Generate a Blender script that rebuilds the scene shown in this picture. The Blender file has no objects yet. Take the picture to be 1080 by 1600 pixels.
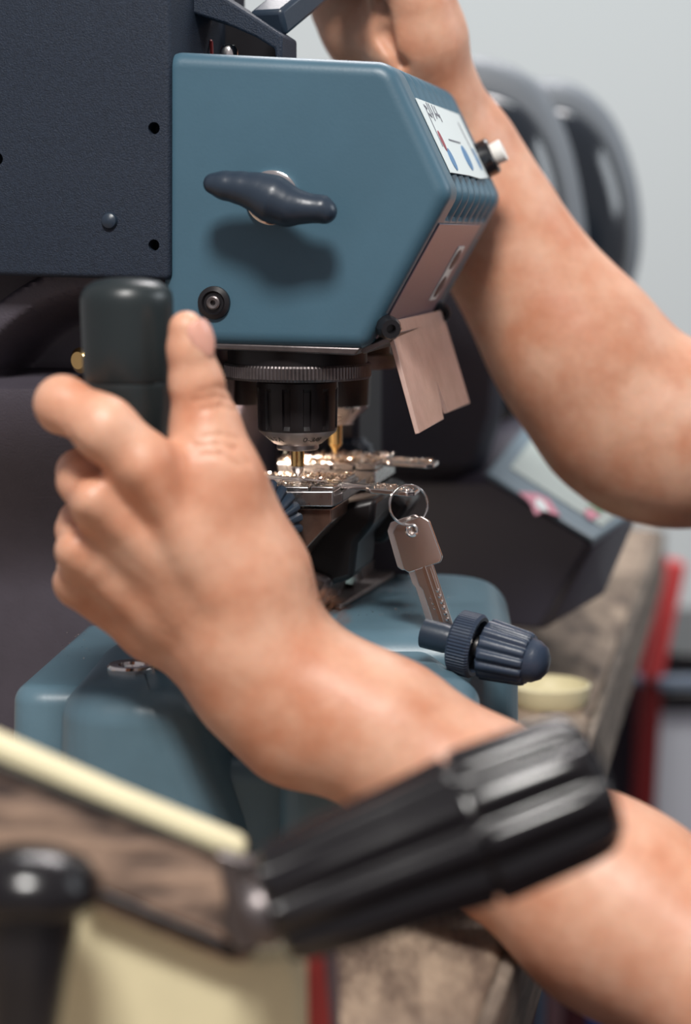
import bpy, bmesh, math, random
import numpy as np
from mathutils import Vector, Matrix, noise

random.seed(7)
sc = bpy.context.scene
COL = sc.collection
V = Vector
# ------------------------------------------------------------------ camera
FPX = 3200.0
PITCH = math.atan(435 / FPX)
cd = bpy.data.cameras.new('camera')
cam = bpy.data.objects.new('camera', cd)
COL.objects.link(cam)
cam.rotation_euler = (math.pi / 2 - PITCH, 0, 0)
cd.sensor_fit = 'HORIZONTAL'
cd.sensor_width = 24.0
cd.lens = 24.0 * FPX / 1080.0
cd.clip_start = 0.02
cd.clip_end = 50
cd.dof.use_dof = True
cd.dof.focus_distance = 0.915
cd.dof.aperture_fstop = 4.6
sc.camera = cam
# ------------------------------------------------------------------ world, lights, exposure
sc.view_settings.view_transform = 'Standard'
sc.view_settings.look = 'None'
sc.view_settings.exposure = 0.24
sc.view_settings.gamma = 1.0
sc.view_settings.use_curve_mapping = False
world = bpy.data.worlds.new('room_light')
sc.world = world
world.use_nodes = True
bg = world.node_tree.nodes['Background']
bg.inputs[0].default_value = (0.86, 0.80, 0.84, 1)
bg.inputs[1].default_value = 0.30


def area(name, loc, target, sx, sy, power, color=(1, 1, 1)):
    l = bpy.data.lights.new(name, 'AREA')
    l.shape = 'RECTANGLE'
    l.size, l.size_y = sx, sy
    l.energy = power
    l.color = color
    o = bpy.data.objects.new(name, l)
    COL.objects.link(o)
    o.location = loc
    o.rotation_euler = (V(target) - V(loc)).to_track_quat('-Z', 'Y').to_euler()
    return o


area('ceiling_lamp', (-0.05, -0.30, 1.30), (0.02, 0.9, -0.05), 0.42, 0.32, 32, (1.0, 0.97, 0.93))
area('shop_window', (2.4, 1.2, 0.9), (0.2, 1.0, 0), 1.2, 1.0, 16, (0.88, 0.95, 1.0))
area('rear_fill', (0.1, 2.0, 1.25), (0, 0.9, -0.1), 0.9, 0.4, 14, (1.0, 0.93, 0.92))  # added fill from behind, puts gloss on the base tops
area('back_ceiling_lamp', (0.2, 2.1, 1.5), (0.2, 2.7, 0.1), 1.4, 0.4, 12, (0.93, 0.98, 1.0))


# ------------------------------------------------------------------ picking points in space
def ray(px, py):
    x, y = (px - 540) / FPX, (800 - py) / FPX
    c, s = math.cos(PITCH), math.sin(PITCH)
    return V((x, c + y * s, -s + y * c))


def P(px, py, Y):
    d = ray(px, py)
    return d * (Y / d.y)


def hit(px, py, p0, n):
    d = ray(px, py)
    return d * (p0.dot(n) / d.dot(n))


MY = ray(1200, 375)
MY.z = 0
MY.normalize()
MZ = V((0, 0, 1))
MX = MY.cross(MZ).normalized()
ORG = P(480, 320, 0.90)


def fp(px, py, v):
    """a point on the machine's own frontal plane, v metres behind its front"""
    return hit(px, py, ORG + MY * v, MY)


def hp(px, py, z):
    """a point on the level plane z"""
    d = ray(px, py)
    return d * (z / d.z)


# ------------------------------------------------------------------ materials
def srgb(r, g, b):
    def f(c):
        c /= 255
        return c / 12.92 if c <= 0.04045 else ((c + 0.055) / 1.055) ** 2.4
    return (f(r), f(g), f(b), 1)


def mat(name, col, rough=0.5, metal=0.0, bump=0.0, bscale=400, var=0.0, vscale=30, col2=None, stretch=None,
        coat=0.0, sss=0.0, trans=0.0, spec=0.5, bdist=0.0005, detail=4, ramp=(0.35, 0.65), emit=0, rvar=0.0, alpha=1.0):
    m = bpy.data.materials.new(name)
    m.use_nodes = True
    nt = m.node_tree
    N, L = nt.nodes, nt.links
    b = N['Principled BSDF']
    b.inputs['Base Color'].default_value = col
    b.inputs['Roughness'].default_value = rough
    b.inputs['Metallic'].default_value = metal
    b.inputs['Coat Weight'].default_value = coat
    b.inputs['Coat Roughness'].default_value = 0.15
    b.inputs['Specular IOR Level'].default_value = spec
    b.inputs['Transmission Weight'].default_value = trans
    b.inputs['Alpha'].default_value = alpha
    if sss:
        b.inputs['Subsurface Weight'].default_value = sss
        b.inputs['Subsurface Radius'].default_value = (1.0, 0.35, 0.18)
        b.inputs['Subsurface Scale'].default_value = 0.004
    if emit:
        b.inputs['Emission Color'].default_value = col
        b.inputs['Emission Strength'].default_value = emit
    tc = N.new('ShaderNodeNewGeometry')
    mp = N.new('ShaderNodeMapping')
    L.new(tc.outputs['Position'], mp.inputs['Vector'])
    if stretch:
        mp.inputs['Scale'].default_value = stretch[:3]
        if len(stretch) > 3:
            mp.inputs['Rotation'].default_value = (0, stretch[4] if len(stretch) > 4 else 0, stretch[3])
    if var or col2 or rvar:
        n = N.new('ShaderNodeTexNoise')
        n.inputs['Scale'].default_value = vscale
        n.inputs['Detail'].default_value = detail
        n.inputs['Roughness'].default_value = 0.6
        L.new(mp.outputs[0], n.inputs['Vector'])
        r = N.new('ShaderNodeValToRGB')
        r.color_ramp.elements[0].position = ramp[0]
        r.color_ramp.elements[1].position = ramp[1]
        c2 = col2 or tuple(min(1, c * (1 + var)) for c in col[:3]) + (1,)
        c1 = col if col2 else tuple(c * (1 - var) for c in col[:3]) + (1,)
        r.color_ramp.elements[0].color = c1
        r.color_ramp.elements[1].color = c2
        L.new(n.outputs[0], r.inputs[0])
        L.new(r.outputs[0], b.inputs['Base Color'])
        if rvar:
            mr = N.new('ShaderNodeMapRange')
            mr.inputs['To Min'].default_value = max(0, rough - rvar)
            mr.inputs['To Max'].default_value = min(1, rough + rvar)
            L.new(n.outputs[0], mr.inputs['Value'])
            L.new(mr.outputs[0], b.inputs['Roughness'])
    if bump:
        n2 = N.new('ShaderNodeTexNoise')
        n2.inputs['Scale'].default_value = bscale
        n2.inputs['Detail'].default_value = 3
        L.new(mp.outputs[0], n2.inputs['Vector'])
        bp = N.new('ShaderNodeBump')
        bp.inputs['Strength'].default_value = bump
        bp.inputs['Distance'].default_value = bdist
        L.new(n2.outputs[0], bp.inputs['Height'])
        L.new(bp.outputs[0], b.inputs['Normal'])
    return m


M = {}
M['blue'] = mat('machine_blue', srgb(66, 98, 115), 0.42, bump=0.12, bscale=700, var=0.04, vscale=25, bdist=0.0004)
M['blue_base'] = mat('base_blue', srgb(91, 119, 133), 0.36, bump=0.12, bscale=600, var=0.07, vscale=22, bdist=0.0004, rvar=0.12)
M['powder'] = mat('powder_navy', srgb(34, 43, 57), 0.6, spec=0.3, bump=0.6, bscale=1500, var=0.2, vscale=700, bdist=0.0007)
M['column'] = mat('column_grey', srgb(72, 67, 76), 0.55, bump=0.35, bscale=900, var=0.08, vscale=40)
M['black'] = mat('black_plastic', srgb(26, 25, 28), 0.30, var=0.1, vscale=60, bump=0.05)
M['gloss'] = mat('black_gloss', srgb(20, 20, 24), 0.22, coat=0.4)
M['knob'] = mat('bakelite_black', srgb(17, 15, 18), 0.24, coat=0.15)
M['navyplastic'] = mat('navy_plastic', srgb(50, 62, 80), 0.38, bump=0.2, bscale=700)
M['grip'] = mat('grip_dark_green', srgb(34, 42, 44), 0.36, bump=0.08, bscale=300)
M['wing'] = mat('wing_navy', srgb(40, 52, 66), 0.36, bump=0.12, bscale=500)
M['steel'] = mat('steel', (0.55, 0.52, 0.51, 1), 0.28, 1.0, bump=0.1, bscale=600, rvar=0.1, vscale=120)
M['darksteel'] = mat('dark_steel', (0.17, 0.15, 0.15, 1), 0.38, 0.9, bump=0.15, bscale=500, var=0.2, vscale=90)
M['chuck'] = mat('chuck_black', (0.012, 0.010, 0.011, 1), 0.36, 0.0, spec=0.35, bump=0.08, bscale=900)
M['chrome'] = mat('chrome', (0.82, 0.79, 0.77, 1), 0.12, 1.0)
M['nickel'] = mat('nickel_key', (0.78, 0.72, 0.69, 1), 0.24, 1.0, bump=0.12, bscale=300, bdist=0.0002)
M['brass'] = mat('brass', (0.80, 0.54, 0.22, 1), 0.22, 1.0, bump=0.1, bscale=400)
M['chips'] = mat('metal_chips', (0.85, 0.72, 0.62, 1), 0.2, 1.0)
M['brown_reflect'] = mat('brownish_steel', (0.30, 0.19, 0.15, 1), 0.3, 0.9, var=0.25, vscale=60)  # steel, with a brown reflection put into its base colour
M['guard'] = mat('guard_plastic', srgb(226, 194, 182), 0.25, bump=0.2, bscale=250, trans=0.25, var=0.08, vscale=60, alpha=0.93)
M['nose'] = mat('nose_grey', srgb(128, 112, 122), 0.35, bump=0.1, bscale=500)
M['paper'] = mat('sticker_white', srgb(222, 232, 232), 0.5)
M['ink'] = mat('ink_dark', srgb(112, 114, 124), 0.6)
M['inkblue'] = mat('ink_blue', srgb(84, 132, 176), 0.5)
M['inkred'] = mat('ink_red', srgb(150, 60, 72), 0.5)
M['white'] = mat('white_plastic', srgb(235, 232, 226), 0.4)
M['cream'] = mat('cream_plastic', srgb(226, 216, 178), 0.5, var=0.05, vscale=25)
M['bgdark'] = mat('dark_device', srgb(62, 60, 74), 0.5, bump=0.1)
M['bgback'] = mat('dark_back', srgb(40, 42, 54), 0.55)
M['nosesteel'] = mat('chuck_nose_steel', (0.36, 0.33, 0.32, 1), 0.34, 0.9, bump=0.1, bscale=500)
M['rail'] = mat('rail_steel', (0.26, 0.235, 0.23, 1), 0.5, 0.6, bump=0.2, bscale=400, var=0.25, vscale=70)
M['bgteal'] = mat('teal_device_panel', srgb(96, 116, 128), 0.45)
M['bgrim'] = mat('grey_rim', srgb(112, 119, 126), 0.5)
M['rack'] = mat('rack_navy', srgb(40, 38, 52), 0.5)
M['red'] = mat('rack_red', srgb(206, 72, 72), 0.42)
M['redgrey'] = mat('rail_blue_grey', srgb(98, 112, 130), 0.4)
M['bin'] = mat('bin_white', srgb(188, 192, 200), 0.5)
M['wood'] = mat('bench_wood', srgb(92, 76, 66), 0.7, col2=srgb(168, 148, 128), vscale=26, stretch=(2.6, 0.7, 2.6, 0.2),
                bump=0.8, bscale=120, bdist=0.002, detail=8)
M['woodedge'] = mat('bench_edge', srgb(84, 74, 66), 0.75, col2=srgb(150, 136, 122), vscale=40, stretch=(1, 0.4, 6, 0.2),
                    bump=1.0, bscale=160, bdist=0.003, detail=8)
M['leather'] = mat('worn_brown', srgb(74, 62, 58), 0.6, col2=srgb(176, 148, 128), vscale=60, detail=5, stretch=(0.35, 1, 1.5, 0, -0.42), ramp=(0.42, 0.6),
                   bump=0.5, bscale=120, bdist=0.002)
M['wall'] = mat('wall_paint', srgb(212, 218, 218), 0.8, bump=0.05, bscale=40)
M['floor'] = mat('floor_dark', srgb(66, 50, 52), 0.6, var=0.2, vscale=6)
M['shirt'] = mat('shirt_cloth', srgb(40, 44, 54), 0.9, bump=0.3, bscale=900)
M['nail'] = mat('nail', srgb(224, 168, 150), 0.25, sss=0.15)
M['hair'] = mat('arm_hair_brown', srgb(120, 84, 62), 0.5)


def skin_material():
    m = bpy.data.materials.new('skin')
    m.use_nodes = True
    nt = m.node_tree
    N, L = nt.nodes, nt.links
    b = N['Principled BSDF']
    b.inputs['Roughness'].default_value = 0.46
    b.inputs['Subsurface Weight'].default_value = 0.22
    b.inputs['Subsurface Radius'].default_value = (1.0, 0.36, 0.2)
    b.inputs['Subsurface Scale'].default_value = 0.006
    g = N.new('ShaderNodeNewGeometry')

    def nz(scale, det=3):
        n = N.new('ShaderNodeTexNoise')
        n.inputs['Scale'].default_value = scale
        n.inputs['Detail'].default_value = det
        L.new(g.outputs['Position'], n.inputs['Vector'])
        return n
    n1 = nz(38)
    r = N.new('ShaderNodeValToRGB')
    r.color_ramp.elements[0].position = 0.34
    r.color_ramp.elements[1].position = 0.68
    r.color_ramp.elements[0].color = srgb(230, 180, 152)
    r.color_ramp.elements[1].color = srgb(212, 146, 114)
    L.new(n1.outputs[0], r.inputs[0])
    n2 = nz(240, 4)
    mx = N.new('ShaderNodeMixRGB')
    mx.blend_type = 'MULTIPLY'
    mx.inputs[0].default_value = 0.16
    L.new(r.outputs[0], mx.inputs[1])
    L.new(n2.outputs[0], mx.inputs[2])
    L.new(mx.outputs[0], b.inputs['Base Color'])
    v = N.new('ShaderNodeTexVoronoi')
    v.inputs['Scale'].default_value = 900
    L.new(g.outputs['Position'], v.inputs['Vector'])
    b1 = N.new('ShaderNodeBump')
    b1.inputs['Strength'].default_value = 0.12
    b1.inputs['Distance'].default_value = 0.0004
    L.new(v.outputs[0], b1.inputs['Height'])
    n3 = nz(150, 4)
    b2 = N.new('ShaderNodeBump')
    b2.inputs['Strength'].default_value = 0.35
    b2.inputs['Distance'].default_value = 0.0008
    L.new(n3.outputs[0], b2.inputs['Height'])
    L.new(b1.outputs[0], b2.inputs['Normal'])
    L.new(b2.outputs[0], b.inputs['Normal'])
    return m


M['skin'] = skin_material()


# ------------------------------------------------------------------ objects
def wloc(o):
    l = V(o.location)
    while o.parent:
        o = o.parent
        l += V(o.location)
    return l


def tag(o, label=None, cat=None, group=None, kind=None):
    if label:
        o['label'] = label
    if cat:
        o['category'] = cat
    if group:
        o['group'] = group
    if kind:
        o['kind'] = kind
    return o


def thing(name, loc, label, cat, group=None):
    o = bpy.data.objects.new(name, None)
    o.empty_display_size = 0.02
    COL.objects.link(o)
    o.location = loc
    return tag(o, label, cat, group)


def obj(name, geo, m, parent=None, smooth=35, bevel=0.0, seg=2, sub=0, label=None):
    vs, fs = geo[0], geo[1]
    vs = [V(v) for v in vs]
    lo = V([min(v[i] for v in vs) for i in range(3)])
    hi = V([max(v[i] for v in vs) for i in range(3)])
    c = (lo + hi) / 2
    me = bpy.data.meshes.new(name)
    me.from_pydata([tuple(v - c) for v in vs], [], [list(f) for f in fs])
    bm = bmesh.new()
    bm.from_mesh(me)
    bmesh.ops.remove_doubles(bm, verts=bm.verts, dist=1e-6)
    bmesh.ops.recalc_face_normals(bm, faces=bm.faces)
    bm.to_mesh(me)
    bm.free()
    if smooth:
        for p in me.polygons:
            p.use_smooth = True
        me.set_sharp_from_angle(angle=math.radians(smooth))
    me.materials.append(m)
    o = bpy.data.objects.new(name, me)
    COL.objects.link(o)
    if parent:
        o.parent = parent
        o.location = c - wloc(parent)
    else:
        o.location = c
    if bevel:
        b = o.modifiers.new('bevel', 'BEVEL')
        b.width = bevel
        b.segments = seg
        b.limit_method = 'ANGLE'
        b.angle_limit = math.radians(35)
        b.harden_normals = False
    if sub:
        s = o.modifiers.new('sub', 'SUBSURF')
        s.levels = s.render_levels = sub
    if label:
        o['label'] = label
    return o


def join(*gs):
    vs, fs = [], []
    for g in gs:
        k = len(vs)
        vs += list(g[0])
        fs += [[i + k for i in f] for f in g[1]]
    return vs, fs


def extrude(pts, vec):
    """solid from a planar polygon (world points) and a vector"""
    n = len(pts)
    vec = V(vec)
    vs = [V(p) for p in pts] + [V(p) + vec for p in pts]
    fs = [list(range(n)), list(range(2 * n - 1, n - 1, -1))]
    fs += [[i, (i + 1) % n, (i + 1) % n + n, i + n] for i in range(n)]
    return vs, fs


def loft(rings, cap=True, closed=True):
    n = len(rings[0])
    vs = [V(p) for r in rings for p in r]
    fs = []
    m = n if closed else n - 1
    for k in range(len(rings) - 1):
        for i in range(m):
            j = (i + 1) % n
            fs.append([k * n + i, k * n + j, (k + 1) * n + j, (k + 1) * n + i])
    if cap:
        fs.append(list(range(n)))
        fs.append(list(range((len(rings) - 1) * n, len(rings) * n)))
    return vs, fs


def basis(axis):
    a = V(axis).normalized()
    t = V((0, 0, 1)) if abs(a.z) < 0.9 else V((0, 1, 0))
    x = a.cross(t).normalized()
    y = a.cross(x).normalized()
    return a, x, y


def lathe(prof, p0, axis, seg=48, rf=None):
    """prof: (radius, height along axis); rf(angle, k) multiplies the radius"""
    a, x, y = basis(axis)
    rings = []
    for k, (r, h) in enumerate(prof):
        ring = []
        for i in range(seg):
            t = 2 * math.pi * i / seg
            rr = max(r, 1e-5) * (rf(t, k) if rf else 1)
            ring.append(V(p0) + a * h + x * (rr * math.cos(t)) + y * (rr * math.sin(t)))
        rings.append(ring)
    return loft(rings)


def tube(pts, rad, seg=12, flat=1.0):
    pts = [V(p) for p in pts]
    if not hasattr(rad, '__len__'):
        rad = [rad] * len(pts)
    rings = []
    x = None
    for i, p in enumerate(pts):
        t = (pts[min(i + 1, len(pts) - 1)] - pts[max(i - 1, 0)]).normalized()
        if x is None:
            _, x, y = basis(t)
        else:
            x = (x - t * x.dot(t)).normalized()
        y = t.cross(x)
        rings.append([p + x * (rad[i] * math.cos(2 * math.pi * k / seg)) + y * (rad[i] * flat * math.sin(2 * math.pi * k / seg))
                      for k in range(seg)])
    return loft(rings)


def torus(c, ax, R, r, seg=48, s2=10):
    a, x, y = basis(ax)
    rings = []
    for i in range(seg):
        t = 2 * math.pi * i / seg
        d = x * math.cos(t) + y * math.sin(t)
        rings.append([V(c) + d * (R + r * math.cos(2 * math.pi * k / s2)) + a * (r * math.sin(2 * math.pi * k / s2)) for k in range(s2)])
    rings.append(rings[0])
    return loft(rings, cap=False)


def hull(pts):
    bm = bmesh.new()
    vv = [bm.verts.new(p) for p in pts]
    r = bmesh.ops.convex_hull(bm, input=vv)
    bmesh.ops.delete(bm, geom=[v for v in bm.verts if not v.link_faces], context='VERTS')
    bm.verts.index_update()
    vs = [v.co.copy() for v in bm.verts]
    fs = [[v.index for v in f.verts] for f in bm.faces]
    bm.free()
    return vs, fs


def box(c, sx, sy, sz, ex=V((1, 0, 0)), ey=V((0, 1, 0)), ez=V((0, 0, 1))):
    c = V(c)
    q = [c - ex * sx / 2 - ey * sy / 2, c + ex * sx / 2 - ey * sy / 2, c + ex * sx / 2 + ey * sy / 2, c - ex * sx / 2 + ey * sy / 2]
    return extrude([p - ez * sz / 2 for p in q], ez * sz)


def catmull(pts, n=8, closed=False):
    pts = [V(p) for p in pts]
    out = []
    m = len(pts)
    rng = range(m) if closed else range(m - 1)
    for i in rng:
        g = (lambda k: pts[k % m]) if closed else (lambda k: pts[min(max(k, 0), m - 1)])
        a, b, c, d = g(i - 1), g(i), g(i + 1), g(i + 2)
        for k in range(n):
            t = k / n
            out.append(0.5 * ((2 * b) + (c - a) * t + (2 * a - 5 * b + 4 * c - d) * t * t + (3 * b - a - 3 * c + d) * t ** 3))
    if not closed:
        out.append(pts[-1])
    return out


def round_poly(p2, radii, n=6):
    """rounded 2-D polygon"""
    out = []
    m = len(p2)
    for i in range(m):
        a, b, c = V(p2[i - 1]), V(p2[i]), V(p2[(i + 1) % m])
        r = radii[i] if hasattr(radii, '__len__') else radii
        u, w = (a - b).normalized(), (c - b).normalized()
        ang = u.angle(w)
        if r <= 0 or ang > 3.1:
            out.append(b)
            continue
        d = r / math.tan(ang / 2)
        d = min(d, (a - b).length * 0.49, (c - b).length * 0.49)
        r = d * math.tan(ang / 2)
        ctr = b + (u + w).normalized() * (r / math.sin(ang / 2))
        s, e = b + u * d - ctr, b + w * d - ctr
        tot = s.angle_signed(e) if len(s) == 2 else 0
        for k in range(n + 1):
            t = -tot * k / n
            out.append(ctr + V((s.x * math.cos(t) - s.y * math.sin(t), s.x * math.sin(t) + s.y * math.cos(t))))
    return out


def resample(p2, step):
    """closed 2-D polyline, even steps, with outward normals"""
    m = len(p2)
    out = []
    for i in range(m):
        a, b = V(p2[i]), V(p2[(i + 1) % m])
        L_ = (b - a).length
        k = max(1, int(round(L_ / step)))
        for j in range(k):
            out.append(a.lerp(b, j / k))
    area2 = sum(out[i].x * out[(i + 1) % len(out)].y - out[(i + 1) % len(out)].x * out[i].y for i in range(len(out)))
    s = 1 if area2 > 0 else -1
    nr = []
    for i in range(len(out)):
        t = out[(i + 1) % len(out)] - out[i - 1]
        nn = V((t.y, -t.x)) * s
        nr.append(nn.normalized())
    return out, nr


def pillow(p2, frame, depth, r, radii=0.0, step=0.003, r2=None, taper=None):
    """a slab whose outline is p2 in (u, w) of frame=(origin, eu, ew, ed): front edge rounded with r, back edge with r2"""
    o, eu, ew, ed = frame
    q, nr = resample(round_poly(p2, radii), step)
    rings = []
    K = 7
    prof = [(r * (1 - math.sin(math.pi / 2 * k / K)), r * (1 - math.cos(math.pi / 2 * k / K))) for k in range(K + 1)]
    if r2:
        prof += [(r2 * (1 - math.cos(math.pi / 2 * k / K)), depth - r2 * (1 - math.sin(math.pi / 2 * k / K))) for k in range(K + 1)]
    else:
        prof += [(0, depth)]
    for ins, v in prof:
        tp = taper(v) if taper else 0
        rings.append([o + eu * (p.x - n_.x * (ins - tp)) + ew * (p.y - n_.y * (ins - tp)) + ed * v for p, n_ in zip(q, nr)])
    return loft(rings)


def two_level(z0, z1, top, bot, r, corner, step=0.002):
    """a casting whose plan goes from top (at z0) to bot (at z1), with a rounded upper edge"""
    a = round_poly(top, corner)
    b = round_poly(bot, corner)
    qa, na = resample(a, step)
    n = len(qa)

    def at_len(poly, k):
        per = [0]
        for i in range(len(poly)):
            per.append(per[-1] + (V(poly[(i + 1) % len(poly)]) - V(poly[i])).length)
        L_ = per[-1] * k
        for i in range(len(poly)):
            if per[i + 1] >= L_ - 1e-12:
                t = (L_ - per[i]) / max(1e-12, per[i + 1] - per[i])
                return V(poly[i]).lerp(V(poly[(i + 1) % len(poly)]), t)
        return V(poly[-1])
    # the same corner order on both levels: match segment by segment
    qb, qa2 = [], []
    for i in range(len(a)):
        p, p2 = a[i], a[(i + 1) % len(a)]
        k = max(1, int(round((p2 - p).length / step)))
        for j in range(k):
            qa2.append(p.lerp(p2, j / k))
            qb.append(b[i].lerp(b[(i + 1) % len(b)], j / k))
    n = len(qa2)
    area2 = sum(qa2[i].x * qa2[(i + 1) % n].y - qa2[(i + 1) % n].x * qa2[i].y for i in range(n))
    s = 1 if area2 > 0 else -1
    nr = []
    for i in range(n):
        t = qa2[(i + 1) % n] - qa2[i - 1]
        nr.append((V((t.y, -t.x)) * s).normalized())
    rings = []
    K = 9
    ins = [(r * (1 - math.sin(math.pi / 2 * k / K)), r * (1 - math.cos(math.pi / 2 * k / K))) for k in range(K + 1)]
    H = z0 - z1
    for i_, d in ins + [(0, H * 0.4), (0, H * 0.7), (0, H)]:
        t = (d / H) ** 1.25
        rings.append([V((p.x + (w.x - p.x) * t - m.x * i_, p.y + (w.y - p.y) * t - m.y * i_, z0 - d)) for p, w, m in zip(qa2, qb, nr)])
    return loft(rings)


def text_geo(s, size, depth):
    cu = bpy.data.curves.new('tmp', 'FONT')
    cu.body = s
    cu.size = size
    cu.extrude = depth
    cu.align_x = 'CENTER'
    o = bpy.data.objects.new('tmp', cu)
    COL.objects.link(o)
    dg = bpy.context.evaluated_depsgraph_get()
    me = bpy.data.meshes.new_from_object(o.evaluated_get(dg))
    vs = [v.co.copy() for v in me.vertices]
    fs = [list(p.vertices) for p in me.polygons]
    bpy.data.objects.remove(o)
    bpy.data.curves.remove(cu)
    bpy.data.meshes.remove(me)
    return vs, fs


# ------------------------------------------------------------------ smooth bodies from swept spheres
def sdf_mesh(prims, vox, B=16):
    """prims: ('c', a, b, ra, rb, k) swept sphere | ('e', c, (rx,ry,rz), rot3x3, k) ellipsoid | negative k on 'n' cuts a groove.
    Blocks near the surface are sampled and turned into one closed surface (surface nets)."""
    P_ = []
    for p in prims:
        if p[0] in 'cn':
            P_.append((p[0], np.array(p[1], float), np.array(p[2], float), p[3], p[4], p[5]))
        else:
            P_.append((p[0], np.array(p[1], float), np.array(p[2], float), np.array(p[3], float), p[4], None))

    def one(p, X):
        if p[0] in 'cn':
            a, b, ra, rb = p[1:5]
            ab = b - a
            t = np.clip(((X - a) @ ab) / max(ab @ ab, 1e-12), 0, 1)
            d = X - a - t[:, None] * ab
            return np.sqrt((d * d).sum(1)) - (ra + (rb - ra) * t)
        c, r, R = p[1:4]
        q = (X - c) @ R
        k0 = np.sqrt(((q / r) ** 2).sum(1))
        k1 = np.sqrt(((q / (r * r)) ** 2).sum(1))
        return k0 * (k0 - 1) / np.maximum(k1, 1e-9)

    def field(X, idx):
        d = np.full(len(X), 1.0)
        for i in idx:
            p = P_[i]
            e = one(p, X)
            k = p[5] if p[0] in 'cn' else p[4]
            if p[0] == 'n':
                h = np.maximum(k - np.abs(-e - d), 0) / k
                d = np.maximum(d, -e) + h * h * k / 4
            else:
                h = np.maximum(k - np.abs(d - e), 0) / k
                d = np.minimum(d, e) - h * h * k / 4
        return d
    lo = np.min([np.minimum(p[1] - p[3], p[2] - p[4]) if p[0] in 'cn' else p[1] - max(p[2]) for p in P_], axis=0) - 0.02
    hi = np.max([np.maximum(p[1] + p[3], p[2] + p[4]) if p[0] in 'cn' else p[1] + max(p[2]) for p in P_], axis=0) + 0.02
    S = vox * B
    nb = np.ceil((hi - lo) / S).astype(int)
    ii = np.stack(np.meshgrid(*[np.arange(n) for n in nb], indexing='ij'), -1).reshape(-1, 3)
    cen = lo + (ii + 0.5) * S
    diag = S * math.sqrt(3) / 2
    dall = np.stack([one(p, cen) for p in P_], 1)
    tot = field(cen, range(len(P_)))
    near = np.abs(tot) < diag + 0.012
    g = np.arange(B + 1)
    off = np.stack(np.meshgrid(g, g, g, indexing='ij'), -1).reshape(-1, 3)
    NX = (nb * B + 2).astype(np.int64)

    def key(c):
        return (c[:, 0] * NX[1] + c[:, 1]) * NX[2] + c[:, 2]
    ck, cp, quads = [], [], []
    corner = np.array([[a, b, c] for a in (0, 1) for b in (0, 1) for c in (0, 1)])
    edges = [(i, j) for i in range(8) for j in range(i + 1, 8) if np.abs(corner[i] - corner[j]).sum() == 1]
    for bi in np.nonzero(near)[0]:
        idx = [i for i in range(len(P_)) if dall[bi, i] < diag + 0.06]
        if not idx:
            continue
        base = ii[bi] * B
        X = lo + (base + off) * vox
        D = field(X, idx).reshape(B + 1, B + 1, B + 1)
        s = D < 0
        if s.all() or not s.any():
            continue
        cs = np.stack([s[a:a + B, b:b + B, c:c + B] for a, b, c in corner], -1)
        act = cs.any(-1) & ~cs.all(-1)
        A = np.argwhere(act)
        vals = np.stack([D[A[:, 0] + a, A[:, 1] + b, A[:, 2] + c] for a, b, c in corner], 1)
        sm = np.zeros((len(A), 3))
        ct = np.zeros(len(A))
        for i, j in edges:
            a, b = vals[:, i], vals[:, j]
            x = (a < 0) != (b < 0)
            t = np.where(x, a / np.where(x, a - b, 1), 0)
            sm += np.where(x[:, None], corner[i] + t[:, None] * (corner[j] - corner[i]), 0)
            ct += x
        ck.append(key(A + base))
        cp.append(lo + (A + base + sm / ct[:, None]) * vox)
        for ax in range(3):
            e = np.zeros(3, int)
            e[ax] = 1
            s0 = s[:B, :B, :B]
            s1 = s[e[0]:B + e[0], e[1]:B + e[1], e[2]:B + e[2]]
            E = np.argwhere(s0 != s1)
            if not len(E):
                continue
            flip = s0[E[:, 0], E[:, 1], E[:, 2]]
            E = E + base
            u, w = [k for k in range(3) if k != ax]
            du, dw = np.zeros(3, int), np.zeros(3, int)
            du[u] = 1
            dw[w] = 1
            q = np.stack([key(E - du - dw), key(E - dw), key(E), key(E - du)], 1)
            q[flip] = q[flip][:, ::-1]
            quads.append(q)
    ck = np.concatenate(ck)
    cp = np.concatenate(cp)
    quads = np.concatenate(quads)
    o = np.argsort(ck)
    ck, cp = ck[o], cp[o]
    pos = np.clip(np.searchsorted(ck, quads), 0, len(ck) - 1)
    ok = (ck[pos] == quads).all(1)
    return cp, pos[ok]


def fast_obj(name, geo, m, parent=None, smooth_iter=2):
    cp, q = geo
    c = (cp.min(0) + cp.max(0)) / 2
    me = bpy.data.meshes.new(name)
    me.from_pydata((cp - c).tolist(), [], q.tolist())
    me.validate()
    bm = bmesh.new()
    bm.from_mesh(me)
    bmesh.ops.recalc_face_normals(bm, faces=bm.faces)
    bm.to_mesh(me)
    bm.free()
    for p in me.polygons:
        p.use_smooth = True
    me.materials.append(m)
    o = bpy.data.objects.new(name, me)
    COL.objects.link(o)
    if parent:
        o.parent = parent
        o.location = V(c) - wloc(parent)
    else:
        o.location = V(c)
    if smooth_iter:
        s = o.modifiers.new('relax', 'SMOOTH')
        s.factor = 0.5
        s.iterations = smooth_iter
    return o


# ------------------------------------------------------------------ the room
def structure(name, geo, m, **k):
    o = obj(name, geo, m, **k)
    o['kind'] = 'structure'
    return o


structure('wall_back', extrude([V((-3, 3.0, -1.2)), V((3, 3.0, -1.2)), V((3, 3.0, 1.8)), V((-3, 3.0, 1.8))], (0, 0.1, 0)), M['wall'])
structure('floor', extrude([V((-3, -1.5, -1.1)), V((3, -1.5, -1.1)), V((3, 3.0, -1.1)), V((-3, 3.0, -1.1))], (0, 0, -0.1)), M['floor'])
# ------------------------------------------------------------------ the bench
ZB = -0.27
E0 = V((0.0619, 0.761, ZB))


def be(Y, off=0.0, z=ZB):
    k = (Y - E0.y) / MY.y
    return V((E0.x, E0.y, z)) + MY * k - MX * off


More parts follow.
